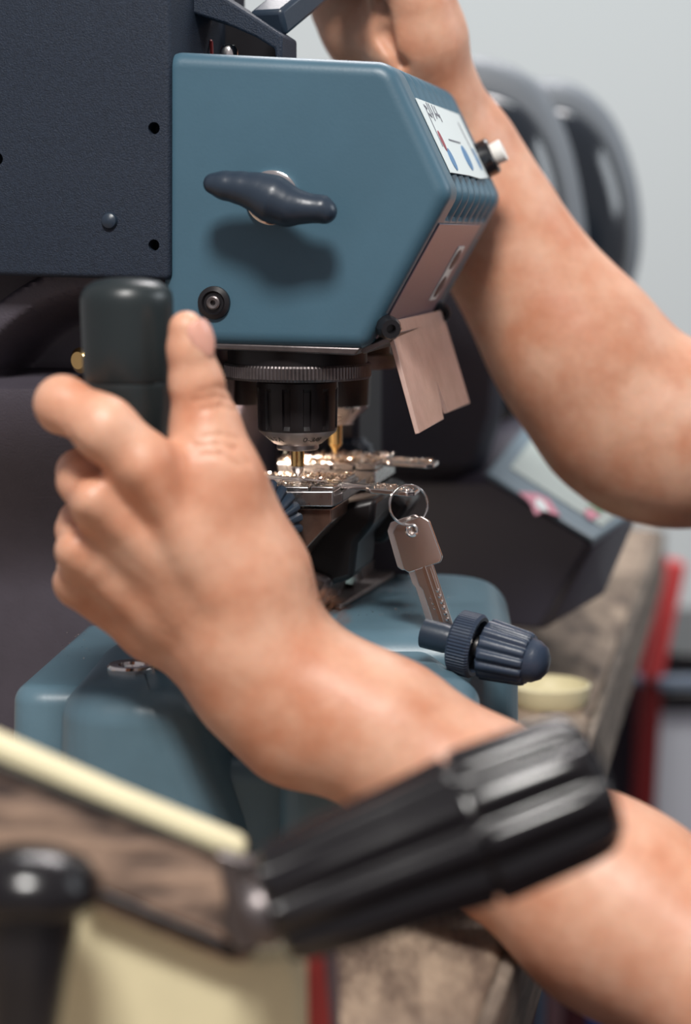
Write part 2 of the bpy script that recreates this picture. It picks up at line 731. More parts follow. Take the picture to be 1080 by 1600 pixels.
bench = thing('workbench', be(1.2, 0.4, -1.1), 'long weathered wooden bench top the machines stand on', 'workbench')
obj('worktop', extrude([be(0.30), be(1.88), be(1.88, 1.1), be(0.30, 1.1)], (0, 0, -0.045)), M['wood'], bench, bevel=0.004)
obj('edge_strip', extrude([be(0.30, -0.006, ZB - 0.002), be(1.88, -0.006, ZB - 0.002), be(1.88, 0.0005, ZB - 0.002), be(0.30, 0.0005, ZB - 0.002)],
                          (0, 0, -0.05)), M['woodedge'], bench, bevel=0.002)
for yy, oo in ((0.40, 0.95), (0.42, 0.10), (1.75, 0.10), (1.75, 0.95)):
    obj('leg', box(be(yy, oo, (ZB - 0.045 - 1.1) / 2), 0.07, 0.07, 1.1 + ZB - 0.045, MX, MY), M['wood'], bench)

# ------------------------------------------------------------------ the key cutting machine
mach = thing('key_cutting_machine', ORG + MY * 0.06 + V((0, 0, ZB - ORG.z)),
             'blue two-spindle key cutting machine with a dark grey side panel on the bench', 'key cutting machine')


def uw(px, py, v=0.0):
    p = fp(px, py, v) - ORG
    return V((p.dot(MX), p.z))


def wp(u, w, v):
    return ORG + MX * u + MZ * w + MY * v


# head
HC = [uw(254, 79), uw(611, 96), uw(706, 301), uw(570, 547), uw(252, 539)]
q, nr = resample(round_poly(HC, [0.0075, 0.012, 0.009, 0.008, 0.0075], 8), 0.0015)
A_, B_, C_ = HC[1], HC[2], HC[3]
N1 = V(((B_ - A_).y, -(B_ - A_).x)).normalized()
if N1.x < 0:
    N1 = -N1
HD = 0.172


def sstep(a, b, x):
    t = min(1, max(0, (x - a) / (b - a)))
    return t * t * (3 - 2 * t)


def ribmask(p):
    t = (p - A_).dot(B_ - A_) / (B_ - A_).length_squared
    lo_ = sstep(-0.02, 0.05, t)
    # below the corner the ribs run on for a little way
    s = (p - B_).dot(C_ - B_) / (C_ - B_).length_squared
    hi_ = 1 - sstep(0.165, 0.18, s) if s > 0 else 1
    on = 1.0 if (p.x > A_.x - 0.004 and p.y > C_.y + 0.02) else 0.0
    return lo_ * hi_ * on


masks = [ribmask(p) for p in q]
rings = []
R0 = 0.0065
K = 8
vv = [(R0 * (1 - math.sin(math.pi / 2 * k / K)), R0 * (1 - math.cos(math.pi / 2 * k / K))) for k in range(K + 1)]
v = R0
while v < HD - 0.005:
    v += 0.0012
    vv.append((0, v))
vv += [(0.004 * (1 - math.cos(math.pi / 2 * k / 4)), HD - 0.004 * (1 - math.sin(math.pi / 2 * k / 4))) for k in range(1, 5)]
for ins, v in vv:
    g = 0
    if 0.022 < v < 0.158:
        g = 0.0055 * (0.5 - 0.5 * math.cos(2 * math.pi * (v - 0.022) / 0.0194))
    rings.append([wp(p.x - n_.x * (ins + g * mk), p.y - n_.y * (ins + g * mk), v) for p, n_, mk in zip(q, nr, masks)])
cen_ = sum((p for p in rings[0]), V((0, 0, 0))) / len(rings[0])
rings = [[cen_ + (p - cen_) * f_ for p in rings[0]] for f_ in (0.4, 0.9, 0.99)] + rings
head = obj('head_housing', loft(rings), M['blue'], mach, smooth=40)


def slope(t, v, out=0.0):
    p = A_.lerp(B_, t)
    return wp(p.x + N1.x * out, p.y + N1.y * out, v)


N2 = V(((C_ - B_).y, -(C_ - B_).x)).normalized()
if N2.x < 0:
    N2 = -N2


def lower(t, v, out=0.0):
    p = B_.lerp(C_, t)
    return wp(p.x + N2.x * out, p.y + N2.y * out, v)


n1w = (MX * N1.x + MZ * N1.y).normalized()
n2w = (MX * N2.x + MZ * N2.y).normalized()
# white sticker with its little diagram
S0, S1 = 0.26, 0.84
stk = obj('sticker', extrude([slope(S0, 0.020, 0.0003), slope(S0 + 0.0, 0.148, 0.0003), slope(S1 - 0.02, 0.150, 0.0003), slope(S1 + 0.005, 0.115, 0.0003),
                              slope(S1 - 0.005, 0.08, 0.0003), slope(S1, 0.022, 0.0003)], n1w * 0.0004), M['paper'], mach, label='white sticker with a small diagram')


def sticker_mark(name, t, v, lt, lv, m, ellipse=True, rot=0.0):
    c = slope(S0 + (S1 - S0) * t, v, 0.00075)
    et = (slope(1, 0) - slope(0, 0)).normalized()
    pts = []
    for k in range(20):
        a = 2 * math.pi * k / 20
        if ellipse:
            x, y = lt * math.cos(a), lv * math.sin(a)
        else:
            x, y = [(lt, lv), (-lt, lv), (-lt, -lv), (lt, -lv)][k % 4]
            if k > 3:
                break
        pts.append(c + et * (x * math.cos(rot) - y * math.sin(rot)) + MY * (x * math.sin(rot) + y * math.cos(rot)))
    obj(name, extrude(pts, n1w * 0.0002), m, stk)


sticker_mark('printed_ellipse', 0.72, 0.100, 0.0065, 0.008, M['inkblue'])
sticker_mark('printed_ellipse', 0.80, 0.045, 0.0055, 0.006, M['inkblue'])
sticker_mark('printed_ellipse', 0.55, 0.040, 0.005, 0.0035, M['inkred'])
sticker_mark('printed_ellipse', 0.70, 0.136, 0.006, 0.004, M['inkblue'])
sticker_mark('printed_line', 0.50, 0.082, 0.0003, 0.018, M['ink'], False)
sticker_mark('printed_line', 0.40, 0.130, 0.009, 0.0005, M['ink'], False, 0.3)
sticker_mark('printed_line', 0.36, 0.034, 0.010, 0.0004, M['ink'], False, -0.1)
for k, (t, v_, a, b) in enumerate([(.09, .036, .0005, .003), (.10, .044, .003, .0005), (.10, .050, .003, .0005), (.12, .058, .0035, .0006), (.15, .062, .0005, .004),
                                   (.11, .066, .003, .0006), (.20, .040, .0005, .003), (.21, .048, .002, .0005), (.19, .070, .002, .0006)]):
    sticker_mark('printed_stroke', t, v_, a, b, M['ink'], False, 0.2 * (k % 3 - 1))
# lower nose plate, warm bounce light put into its mauve grey, and its badge
obj('nose_bounce_plate', extrude([lower(0.19, 0.010, 0.0), lower(0.19, 0.140, 0.0), lower(0.93, 0.140, 0.0), lower(0.93, 0.010, 0.0)], n2w * 0.0008), M['nose'], mach,
    bevel=0.0003, label='lower plate with warm bounce light painted in as mauve grey')
bd = obj('badge', extrude([lower(0.34, 0.103, 0.0009), lower(0.34, 0.122, 0.0009), lower(0.72, 0.122, 0.0009), lower(0.72, 0.103, 0.0009)], n2w * 0.0004), M['paper'], mach)
for a, b in ((0.36, 0.50), (0.55, 0.70)):
    pts = []
    for k in range(20):
        an = 2 * math.pi * k / 20
        pts.append(lower((a + b) / 2 + (b - a) / 2 * math.cos(an), 0.1125 + 0.007 * math.sin(an), 0.0014))
    obj('badge_print', extrude(pts, n2w * 0.0002), M['rack'], bd)
# push button on the slope
pb = slope(0.66, 0.158, 0.0)
bz = obj('button_bezel', lathe([(0, -0.004), (0.0095, -0.004), (0.0095, 0.006), (0.0085, 0.007), (0, 0.007)], pb, n1w, 12), M['gloss'], mach, label='black push button bezel')
obj('button_cap', lathe([(0, 0.006), (0.0055, 0.006), (0.0058, 0.012), (0.0052, 0.0125), (0, 0.0125)], pb, n1w, 24), M['white'], bz, label='white button')


def on_face(px, py, v=0.0):
    return fp(px, py, v)


# wing knob
wsh = on_face(426, 309)
obj('washer', lathe([(0, 0.0), (0.0118, 0.0), (0.0118, 0.0018), (0.0112, 0.0022), (0, 0.0022)], wsh, -MY, 48), M['chrome'], mach)
obj('knob_stem', lathe([(0, 0), (0.0062, 0), (0.0062, 0.016), (0, 0.016)], wsh, -MY, 32), M['wing'], mach)
wk = []
WC = [(334, 287, 15), (352, 290, 19), (378, 294, 22), (404, 301, 27), (426, 311, 33), (450, 322, 28), (476, 325, 20), (502, 327, 18), (509, 331, 15)]
for k in range(len(WC) - 1):
    (x0, y0, r0), (x1, y1, r1) = WC[k], WC[k + 1]
    for dv in (-0.0235, -0.0205):
        wk.append(('c', tuple(fp(x0, y0, dv)), tuple(fp(x1, y1, dv)), r0 * 0.87 / FPX, r1 * 0.87 / FPX, 0.003))
wing = sdf_mesh(wk, 0.0007)
WING = wing
fast_obj('wing_knob', WING, M['wing'], mach, 3)
# black bush with socket
bp_ = on_face(335, 473)
bs = obj('black_bush', lathe([(0, 0), (0.0074, 0), (0.0072, 0.0015), (0.0052, 0.0022), (0.0044, 0.001), (0, 0.001)], bp_, -MY, 48), M['black'], mach)
obj('socket_ring', lathe([(0.0012, 0.0008), (0.0030, 0.0008), (0.0030, 0.0024), (0.0024, 0.0028), (0.0012, 0.0026), (0.0010, 0.001)], bp_, -MY, 32), M['darksteel'], bs)
# screws that hold the chip guard
for x, y, v_, r in ((600, 510, 0.004, 0.0052), (681, 487, 0.150, 0.005)):
    c = fp(x, y, v_)
    obj('guard_screw', lathe([(0, -0.002), (r, -0.002), (r, 0.008), (r * 0.8, 0.0105), (r * 0.4, 0.0105), (r * 0.35, 0.007), (0, 0.007)], c + MY * 0.004,
                             (-MY + MX * 0.45 - MZ * 0.1).normalized(), 28, rf=lambda t, k: 1 + 0.03 * math.cos(12 * t)), M['black'], mach)
# chip guard
TL, BL, TR = fp(606, 508, 0.010), fp(656, 677, 0.012), fp(692, 484, 0.150)
gn = (BL - TL).cross(TR - TL).normalized()
gp = [hit(x, y, TL, gn) for x, y in ((608, 502), (656, 677), (694, 655), (683, 596), (700, 645), (735, 630), (691, 484))]
obj('chip_guard', extrude(gp, -gn * 0.0022 if gn.x > 0 else gn * 0.0022), M['guard'], mach, bevel=0.0004, label='cracked pinkish plastic chip guard')
# bottom plate
BP = [uw(330, 539), uw(566, 545), uw(700, 520), uw(700, 512), uw(600, 520), uw(330, 520)]
zb = uw(340, 541).y
pl = [uw(325, 541), uw(560, 547), uw(545, 560), uw(325, 546)]
obj('bottom_plate', extrude([wp(p.x, p.y, 0.002) for p in (uw(320, 536), uw(563, 544), uw(553, 556), uw(320, 546))], MY * 0.15), M['darksteel'], mach, bevel=0.0008)
obj('bottom_plate', extrude([wp(p.x, p.y, 0.012) for p in (uw(545, 540), uw(574, 538), uw(610, 523), uw(604, 536), uw(560, 556))], MY * 0.13), M['darksteel'], mach, bevel=0.0006)


# chucks
def chuck(cx, Y, dy, front=True):
    def zc(y):
        return P(cx, y + dy, Y).z
    s = Y / FPX
    c = P(cx, 565, Y)
    top = V((c.x, c.y, 0))
    dn = V((0, 0, -1))
    obj('collar', lathe([(0, -zc(538)), (109 * s, -zc(538)), (109 * s, -zc(566)), (106 * s, -zc(569)), (0, -zc(569))], top, dn, 64), M['chuck'], mach)
    seg = 360
    obj('knurled_ring', lathe([(100 * s, -zc(566)), (113 * s, -zc(566)), (115.5 * s, -zc(569)), (115.5 * s, -zc(586)), (112 * s, -zc(590)), (60 * s, -zc(594)),
                               (60 * s, -zc(600))], top, dn, seg, rf=lambda t, k: 1 - (0.012 if k in (2, 3) and int(round(t / (2 * math.pi) * seg)) % 3 == 0 else 0)),
        M['darksteel'], mach, smooth=25)
    rows = [(60, 592), (63, 596), (63.5, 604), (63.5, 610), (63.3, 616), (62.5, 662), (62, 668), (61.5, 671)]

    def rf(t, k):
        a = (t * 12 / (2 * math.pi)) % 1
        if 3 <= k <= 5 and abs(a - 0.5) < 0.16:
            return 0.93
        return 1
    ba = obj('chuck_barrel', lathe([(0, -zc(592))] + [(r * s, -zc(y)) for r, y in rows] + [(0, -zc(672))], top, dn, 240, rf=rf and (lambda t, k: rf(t, k - 1))),
             M['chuck'], mach, smooth=25)
    obj('chuck_nose', lathe([(0, -zc(670)), (61.5 * s, -zc(671)), (60 * s, -zc(674)), (38 * s, -zc(692)), (33 * s, -zc(694)), (33 * s, -zc(700)), (31 * s, -zc(702)), (10 * s, -zc(702)),
                             (10 * s, -zc(699)), (0, -zc(699))], top, dn, 96), M['nosesteel'], mach, smooth=30)
    if front:
        for txt, th0, yy in (('ALFA', -0.80, 683.5), ('0-3/8', 0.50, 683.5)):
            vs, fs = text_geo(txt, 0.0043, 0.0002)
            out = []
            for p in vs:
                yv = yy - 10 * (p.y - 0.0012) / 0.0032 * 0.75
                rr = (60 + (38 - 60) * (yv - 674) / 18) * s
                th = th0 + p.x / (49 * s)
                rr += 0.00015 + p.z
                out.append(V((top.x + rr * math.sin(th), top.y - rr * math.cos(th), zc(yv))))
            obj('engraved_text', (out, fs), M['black'], ba, smooth=0, label='lettering ' + txt)
    cu = obj('cutter', lathe([(0, -zc(698)), (10.5 * s, -zc(698)), (10.5 * s, -zc(728)), (0, -zc(728))], top, dn, 32), M['brass'], mach, label='brass tracer and cutter shank')
    obj('cutter_tip', lathe([(0, -zc(727)), (10 * s, -zc(728)), (9.6 * s, -zc(735)), (5 * s, -zc(741)), (0, -zc(747))], top, dn, 40,
                            rf=lambda t, k: 1 - 0.10 * (0.5 + 0.5 * math.cos(8 * t))), M['steel'] if front else M['brass'], cu)


chuck(465, 0.94, 0)


def rear_chuck():
    Y, cx = 1.02, 524
    s = Y / FPX
    top = V((P(cx, 600, Y).x, Y, 0))
    dn = V((0, 0, -1))

    def z(y):
        return -P(cx, y, Y).z
    obj('collar', lathe([(0, z(530)), (88 * s, z(530)), (88 * s, z(552)), (0, z(552))], top, dn, 64), M['chuck'], mach)
    obj('knurled_ring', lathe([(60 * s, z(552)), (96 * s, z(552)), (96 * s, z(573)), (50 * s, z(576))], top, dn, 360,
                              rf=lambda t, k: 1 - (0.012 if k in (1, 2) and int(round(t / (2 * math.pi) * 360)) % 3 == 0 else 0)), M['darksteel'], mach, smooth=25)
    obj('chuck_barrel', lathe([(0, z(574)), (56 * s, z(576)), (54 * s, z(632)), (0, z(633))], top, dn, 64), M['chuck'], mach)
    obj('chuck_nose', lathe([(0, z(631)), (54 * s, z(632)), (52 * s, z(637)), (30 * s, z(656)), (28 * s, z(662)), (0, z(662))], top, dn, 64), M['steel'], mach)
    cu = obj('cutter', lathe([(0, z(660)), (10.5 * s, z(660)), (10.5 * s, z(694)), (0, z(694))], top, dn, 32), M['brass'], mach, label='brass tracer pin')
    obj('cutter_tip', lathe([(0, z(693)), (10.3 * s, z(694)), (4 * s, z(703)), (0, z(711))], top, dn, 32), M['brass'], cu)
    return top


rear_chuck()

# dark side panel of the frame
PC = [uw(-260, -260, -0.003), uw(266, -260, -0.003), uw(266, 438, -0.003), uw(-260, 424, -0.003)]
side = obj('side_panel', pillow(PC, (ORG - MY * 0.003, MX, MZ, MY), 0.13, 0.0025, [0, 0, 0.003, 0.003], 0.02), M['powder'], mach, label='dark navy textured side panel')


def cut(o, geo):
    c = obj('tmp_cut', geo, M['black'])
    m = o.modifiers.new('b', 'BOOLEAN')
    m.operation = 'DIFFERENCE'
    m.object = c
    m.solver = 'EXACT'
    bpy.context.view_layer.update()
    dg = bpy.context.evaluated_depsgraph_get()
    me = bpy.data.meshes.new_from_object(o.evaluated_get(dg))
    o.modifiers.remove(m)
    o.data = me
    me.set_sharp_from_angle(angle=math.radians(35))
    bpy.data.objects.remove(c)


holes = []
for x, y, r in ((239.5, 200, 9.5), (239.5, 383, 9), (-6, 248, 10)):
    holes.append(lathe([(0, -0.002), (r * 0.9 / FPX, -0.002), (r * 0.9 / FPX, 0.012), (0, 0.012)], fp(x, y, -0.004), MY, 32))
cut(side, join(*holes))
obj('dome_screw', lathe([(0.0037, -0.001), (0.0037, 0.0005), (0.0032, 0.0017), (0.0018, 0.0025), (0, 0.0028)], fp(171.5, 345, -0.003), -MY, 32), M['wing'], mach)

# bracket, lever and bits on top of the head
bk = [(250, -60), (325, -20), (395, 25), (441, 55), (441, 100), (431, 100), (429, 76), (400, 58), (350, 36), (312, 24), (278, 12), (275, 18), (275, 100), (250, 100)]
obj('lever_bracket', extrude([fp(x, y, 0.035) for x, y in bk], MY * 0.03), M['powder'], mach, bevel=0.001)
obj('inner_plate', extrude([fp(x, y, 0.075) for x, y in ((262, 30), (300, 42), (334, 58), (334, 100), (262, 100))], MY * 0.01), M['nose'], mach)
obj('inner_plate', extrude([fp(x, y, 0.09) for x, y in ((262, -8), (300, 0), (440, 52), (440, 100), (262, 100))], MY * 0.01), M['black'], mach)
obj('cap_nut', lathe([(0, -0.003), (0.0042, -0.003), (0.0042, 0.001), (0.0030, 0.0030), (0, 0.0042)], fp(358, 82, 0.045), MZ, 32), M['chrome'], mach)
obj('red_cable', tube([fp(329, 100, 0.06), fp(331, 82, 0.06), fp(330, 66, 0.062), fp(322, 56, 0.07)], 0.0008), M['red'], mach)
lv = [fp(418, 38, 0.055), fp(462, 2, 0.075), fp(500, -30, 0.10), fp(540, -62, 0.135)]
a_, x_, y_ = basis(lv[-1] - lv[0])
lrings = [[p + x_ * sx * 0.0085 + y_ * sy * 0.0062 for sx, sy in ((1, 1), (-1, 1), (-1, -1), (1, -1))] for p in lv]
obj('feed_lever', loft(lrings), M['wing'], mach, bevel=0.002, smooth=30)
obj('lever_handle', tube([P(470, -75, 1.055), P(500, -68, 1.06), P(560, -64, 1.07), P(620, -62, 1.08), P(650, -62, 1.085)], [0.008, 0.011, 0.012, 0.011, 0.006], 24), M['grip'], mach)


# column behind the hand
def col_v(x, y):
    r = math.hypot(x - 230, y - 700)
    v_ = 0.012 + 0.052 * sstep(600, 930, y)
    if y < 640:
        v_ += 0.06 * sstep(292, 325, r) * sstep(640, 560, y)
    v_ += 0.045 * sstep(262, 222, r) * sstep(598, 572, y)
    v_ += 0.02 * sstep(290, 345, x)
    return v_


gx, gy = 84, 100
vs, fs = [], []
for j in range(gy + 1):
    for i in range(gx + 1):
        x, y = -120 + 465 * i / gx, 415 + 760 * j / gy
        vs.append(fp(x, y, 0.055) + MY * (col_v(x, y) - 0.055))
for j in range(gy):
    for i in range(gx):
        a = j * (gx + 1) + i
        fs.append([a, a + 1, a + gx + 2, a + gx + 1])
nb = len(vs)
loop = [i for i in range(gx + 1)] + [j * (gx + 1) + gx for j in range(1, gy + 1)] + [gy * (gx + 1) + i for i in range(gx - 1, -1, -1)] + [j * (gx + 1) for j in range(gy - 1, 0, -1)]
for k in loop:
    p = vs[k] - ORG
    vs.append(vs[k] + MY * (0.19 - p.dot(MY)))
m_ = len(loop)
for k in range(m_):
    fs.append([loop[k], nb + k, nb + (k + 1) % m_, loop[(k + 1) % m_]])
fs.append(list(range(nb, nb + m_)))
obj('column', (vs, fs), M['column'], mach, smooth=50)
obj('brass_bush', lathe([(0, 0), (0.006, 0), (0.006, 0.006), (0.004, 0.008), (0, 0.008)], fp(139, 562, 0.03), (-MY - MX * 0.4).normalized(), 32), M['brass'], mach)
obj('rear_column', extrude([fp(x, y, 0.17) for x, y in ((300, 500), (560, 500), (560, 905), (300, 960))], MY * 0.07), M['bgback'], mach, bevel=0.004)  # shade on this column is put into its dark colour
obj('rear_plate', extrude([fp(x, y, 0.16) for x, y in ((548, 768), (628, 762), (640, 900), (548, 900))], MY * 0.006), M['column'], mach, bevel=0.001)


# base castings
def plan(z, pts):
    return [V((hp(x, y, z).x, hp(x, y, z).y)) for x, y in pts]


def casting(name, z, pts, r, corner, depth, draft=0.0, m='blue_base'):
    return obj(name, pillow(plan(z, pts), (V((0, 0, z)), V((1, 0, 0)), V((0, 1, 0)), V((0, 0, -1))), depth, r, corner, 0.002,
                            taper=(lambda d: d * draft) if draft else None), M[m], mach, smooth=60)


casting('base_housing', -0.178, [(300, 992), (812, 992), (790, 893), (400, 884)], 0.016, [0.017, 0.024, 0.035, 0.017], 0.091, 0.02)
casting('base_front', -0.186, [(440, 1100), (750, 1100), (750, 1062), (600, 955), (440, 950)], 0.010, [0.011, 0.011, 0.022, 0.022, 0.011], 0.083, 0.02)
lc_top, lc_bot = plan(-0.184, [(84, 1082), (322, 1094), (352, 990), (168, 990)]), plan(ZB + 0.001, [(78, 1400), (452, 1405), (430, 1200), (150, 1200)])
obj('lock_cover', two_level(-0.184, ZB + 0.001, lc_top, lc_bot, 0.014, [0.022, 0.028, 0.016, 0.02]), M['blue_base'], mach, smooth=60)
bs_top, bs_bot = plan(-0.190, [(12, 1075), (400, 1075), (400, 968), (136, 968)]), plan(ZB + 0.001, [(6, 1375), (400, 1375), (400, 1210), (130, 1210)])
obj('base_side', two_level(-0.190, ZB + 0.001, bs_top, bs_bot, 0.008, [0.012, 0.009, 0.009, 0.012]), M['blue_base'], mach, smooth=60)
casting('base_core', -0.215, [(240, 1190), (720, 1190), (760, 1040), (120, 1040)], 0.01, [0.02, 0.011, 0.011, 0.011], 0.054, 0.05)
lk = hp(206, 1046, -0.184)
lo_ = obj('lock_ring', lathe([(0.0050, -0.001), (0.0106, -0.001), (0.0106, 0.0014), (0.0097, 0.0025), (0.0058, 0.0022), (0.0050, 0.001)], lk, MZ, 48), M['chrome'], mach)
obj('lock_core', lathe([(0, -0.001), (0.0050, -0.001), (0.0050, 0.0008), (0, 0.0008)], lk, MZ, 32), M['darksteel'], lo_)
# steel rails and blocks on the base
zt = -0.178
obj('slide_rail', extrude([hp(x, y, zt + 0.0005) for x, y in ((498, 944), (532, 954), (640, 888), (560, 880))], (0, 0, 0.003)), M['rail'], mach, bevel=0.0008)
obj('slide_rail', extrude([hp(x, y, zt + 0.0005) for x, y in ((545, 912), (568, 914), (628, 868), (606, 866))], (0, 0, 0.009)), M['rail'], mach, bevel=0.001)
obj('clamp_block', extrude([hp(x, y, zt + 0.004) for x, y in ((528, 915), (556, 920), (580, 880), (556, 878))], (0, 0, 0.011)), M['steel'], mach, bevel=0.002)
obj('hex_nut', lathe([(0, 0), (0.005, 0), (0.005, 0.004), (0.0042, 0.005), (0, 0.005)], hp(516, 930, zt + 0.004), MZ, 6), M['darksteel'], mach)
obj('base_screw', lathe([(0.0040, -0.001), (0.0040, 0.0006), (0.003, 0.0012), (0.0016, 0.0012), (0.0014, 0), (0, 0)], hp(545, 957, -0.1855), MZ, 24), M['black'], mach)

# thumbwheel and fluted knob at the right of the base
ka = V((0.90, -0.40, -0.16)).normalized()
kc = P(729, 1006, 0.872)
obj('knob_boss', lathe([(0, -0.020), (0.0065, -0.020), (0.0065, -0.010), (0.006, -0.006), (0, -0.006)], kc, ka, 40), M['wing'], mach)
obj('knob_shaft', lathe([(0, -0.009), (0.005, -0.009), (0.005, 0.028), (0, 0.028)], kc, ka, 24), M['steel'], mach)
obj('thumbwheel', lathe([(0.004, -0.005), (0.0125, -0.005), (0.0142, -0.0038), (0.0142, 0.0045), (0.0130, 0.0058), (0.0115, 0.0058), (0.0110, 0.002), (0.004, 0.002)],
                        kc, ka, 240, rf=lambda t, k: 1 - (0.035 if k in (2, 3) and int(round(t / (2 * math.pi) * 240)) % 4 < 2 else 0)), M['navyplastic'], mach, smooth=25)
kp = [(0.004, 0.0085), (0.0118, 0.0085), (0.0134, 0.0095), (0.0134, 0.0110), (0.0118, 0.0275), (0.0112, 0.0290), (0.0100, 0.0292), (0.0096, 0.0295), (0.0092, 0.032), (0.0072, 0.0355), (0.004, 0.0375), (0, 0.038)]
obj('fluted_knob', lathe(kp, kc, ka, 168, rf=lambda t, k: 1 - (0.11 * (0.5 - 0.5 * math.cos(14 * t)) ** 2.2 if 2 <= k <= 5 else 0)), M['navyplastic'], mach, smooth=50)


# vises
def block(name, pts, v0, d, m, parent=mach, bevel=0.0006, label=None):
    return obj(name, extrude([fp(x, y, v0) for x, y in pts], MY * d), M[m], parent, bevel=bevel, label=label)


fv = block('front_vise', ((368, 768), (521, 767.5), (520, 792), (370, 790)), 0.010, 0.058, 'steel')
# jaws: rows of small blocks parted by narrow slots
for k, (x0, x1) in enumerate(((366, 412), (414, 482), (486, 521))):
    block('vise_jaw', ((x0, 760), (x1, 761), (x1, 768), (x0, 768)), 0.010, 0.022, 'steel', fv, 0.0004)
for k, (x0, x1) in enumerate(((350, 436), (440, 502), (507, 535))):
    block('vise_jaw', ((x0, 750), (x1, 752), (x1, 762), (x0, 762)), 0.037, 0.031, 'steel', fv, 0.0004)
block('vise_cheek', ((521, 774), (536, 768), (536, 784), (521, 792)), 0.014, 0.054, 'darksteel', fv)
block('vise_arm', ((372, 793), (518, 795), (518, 816), (480, 856), (452, 892), (372, 896)), 0.014, 0.04, 'brown_reflect', label='steel arm with a brownish reflection in its colour')
block('vise_casting', ((480, 800), (588, 778), (584, 820), (558, 850), (552, 905), (430, 940), (425, 884)), 0.050, 0.05, 'chuck', bevel=0.003)
block('vise_casting', ((380, 880), (440, 872), (520, 905), (500, 960), (400, 980)), 0.045, 0.05, 'darksteel', bevel=0.003)
rv = block('rear_vise', ((434, 731), (586, 736), (586, 760), (440, 758)), 0.092, 0.055, 'steel')
for x0, x1 in ((434, 470), (473, 516), (519, 552), (555, 586)):
    block('vise_jaw', ((x0, 723), (x1, 725), (x1, 735), (x0, 733)), 0.092, 0.022, 'steel', rv, 0.0004)
for x0, x1 in ((436, 485), (488, 540), (543, 600)):
    block('vise_jaw', ((x0, 716), (x1, 718), (x1, 729), (x0, 727)), 0.120, 0.027, 'steel', rv, 0.0004)
block('vise_casting', ((450, 758), (600, 760), (640, 790), (600, 850), (450, 850)), 0.10, 0.04, 'chuck', bevel=0.003)
# black ribbed clamp knob in front of the vise arm, pale one at the back vise
kk = fp(402, 818, -0.002)
obj('clamp_knob', lathe([(0, 0.016), (0.0065, 0.0155), (0.0075, 0.014), (0.0150, 0.0075), (0.0205, 0.001), (0.0205, -0.004), (0.018, -0.006), (0, -0.006)], kk, (-MY + MX * 0.35).normalized(), 192,
                        rf=lambda t, k: 1 - (0.10 * (0.5 + 0.5 * math.cos(24 * t)) ** 3 if 3 <= k <= 5 else 0)), M['wing'], mach, smooth=30)
obj('knob_shaft', lathe([(0, 0), (0.005, 0), (0.005, 0.03), (0, 0.03)], kk, MY, 24), M['steel'], mach)
k2 = P(548, 716, 1.075)
obj('clamp_knob', lathe([(0, 0.008), (0.009, 0.008), (0.0125, 0.004), (0.0125, -0.006), (0, -0.006)], k2, -MY, 144,
                        rf=lambda t, k: 1 - 0.07 * (0.5 + 0.5 * math.cos(16 * t))), M['navyplastic'], mach)

# the vertical grip in the left hand
GY = 0.80
gz = lambda y: P(200, y, GY).z
s = GY / FPX
gt = V((P(200, 600, GY).x, GY, 0))
prof = [(0, 433), (28, 434.5), (50, 439), (63, 447), (70, 457), (72, 468), (72, 480), (70.5, 540), (69, 590), (67.5, 594)]
obj('grip_handle', lathe([(r * s, -gz(y)) for r, y in prof] + [(0, -gz(594.5))], gt, -MZ, 72), M['grip'], mach, smooth=60)
prof = [(0, 594), (65, 594), (66, 598), (66, 604), (64, 640), (58, 690), (46, 760), (34, 800), (30, 900)]
obj('grip_lower', lathe([(r * s, -gz(y)) for r, y in prof] + [(0, -gz(900))], gt, -MZ, 72), M['grip'], mach, smooth=60)
obj('grip_rod', tube([V((gt.x, GY, gz(890))), V((gt.x + 0.004, GY + 0.02, -0.150)), V((gt.x + 0.006, GY + 0.06, -0.175)), V((gt.x + 0.006, GY + 0.075, -0.20))], 0.006, 20), M['steel'], mach)


# ------------------------------------------------------------------ keys
def key_geo(hw, hl, bw, bl, th):
    """outline in x (across) and y (along): head at y>0, blade at y<0; returns 2-D outlines"""
    hd = round_poly([V((-hw * .40, 0)), V((-hw * .5, hl * .10)), V((-hw * .47, hl * .86)), V((-hw * .32, hl)), V((hw * .32, hl)), V((hw * .47, hl * .86)), V((hw * .5, hl * .10)), V((hw * .40, 0))][::-1],
                    hw * 0.10, 5)
    return hd


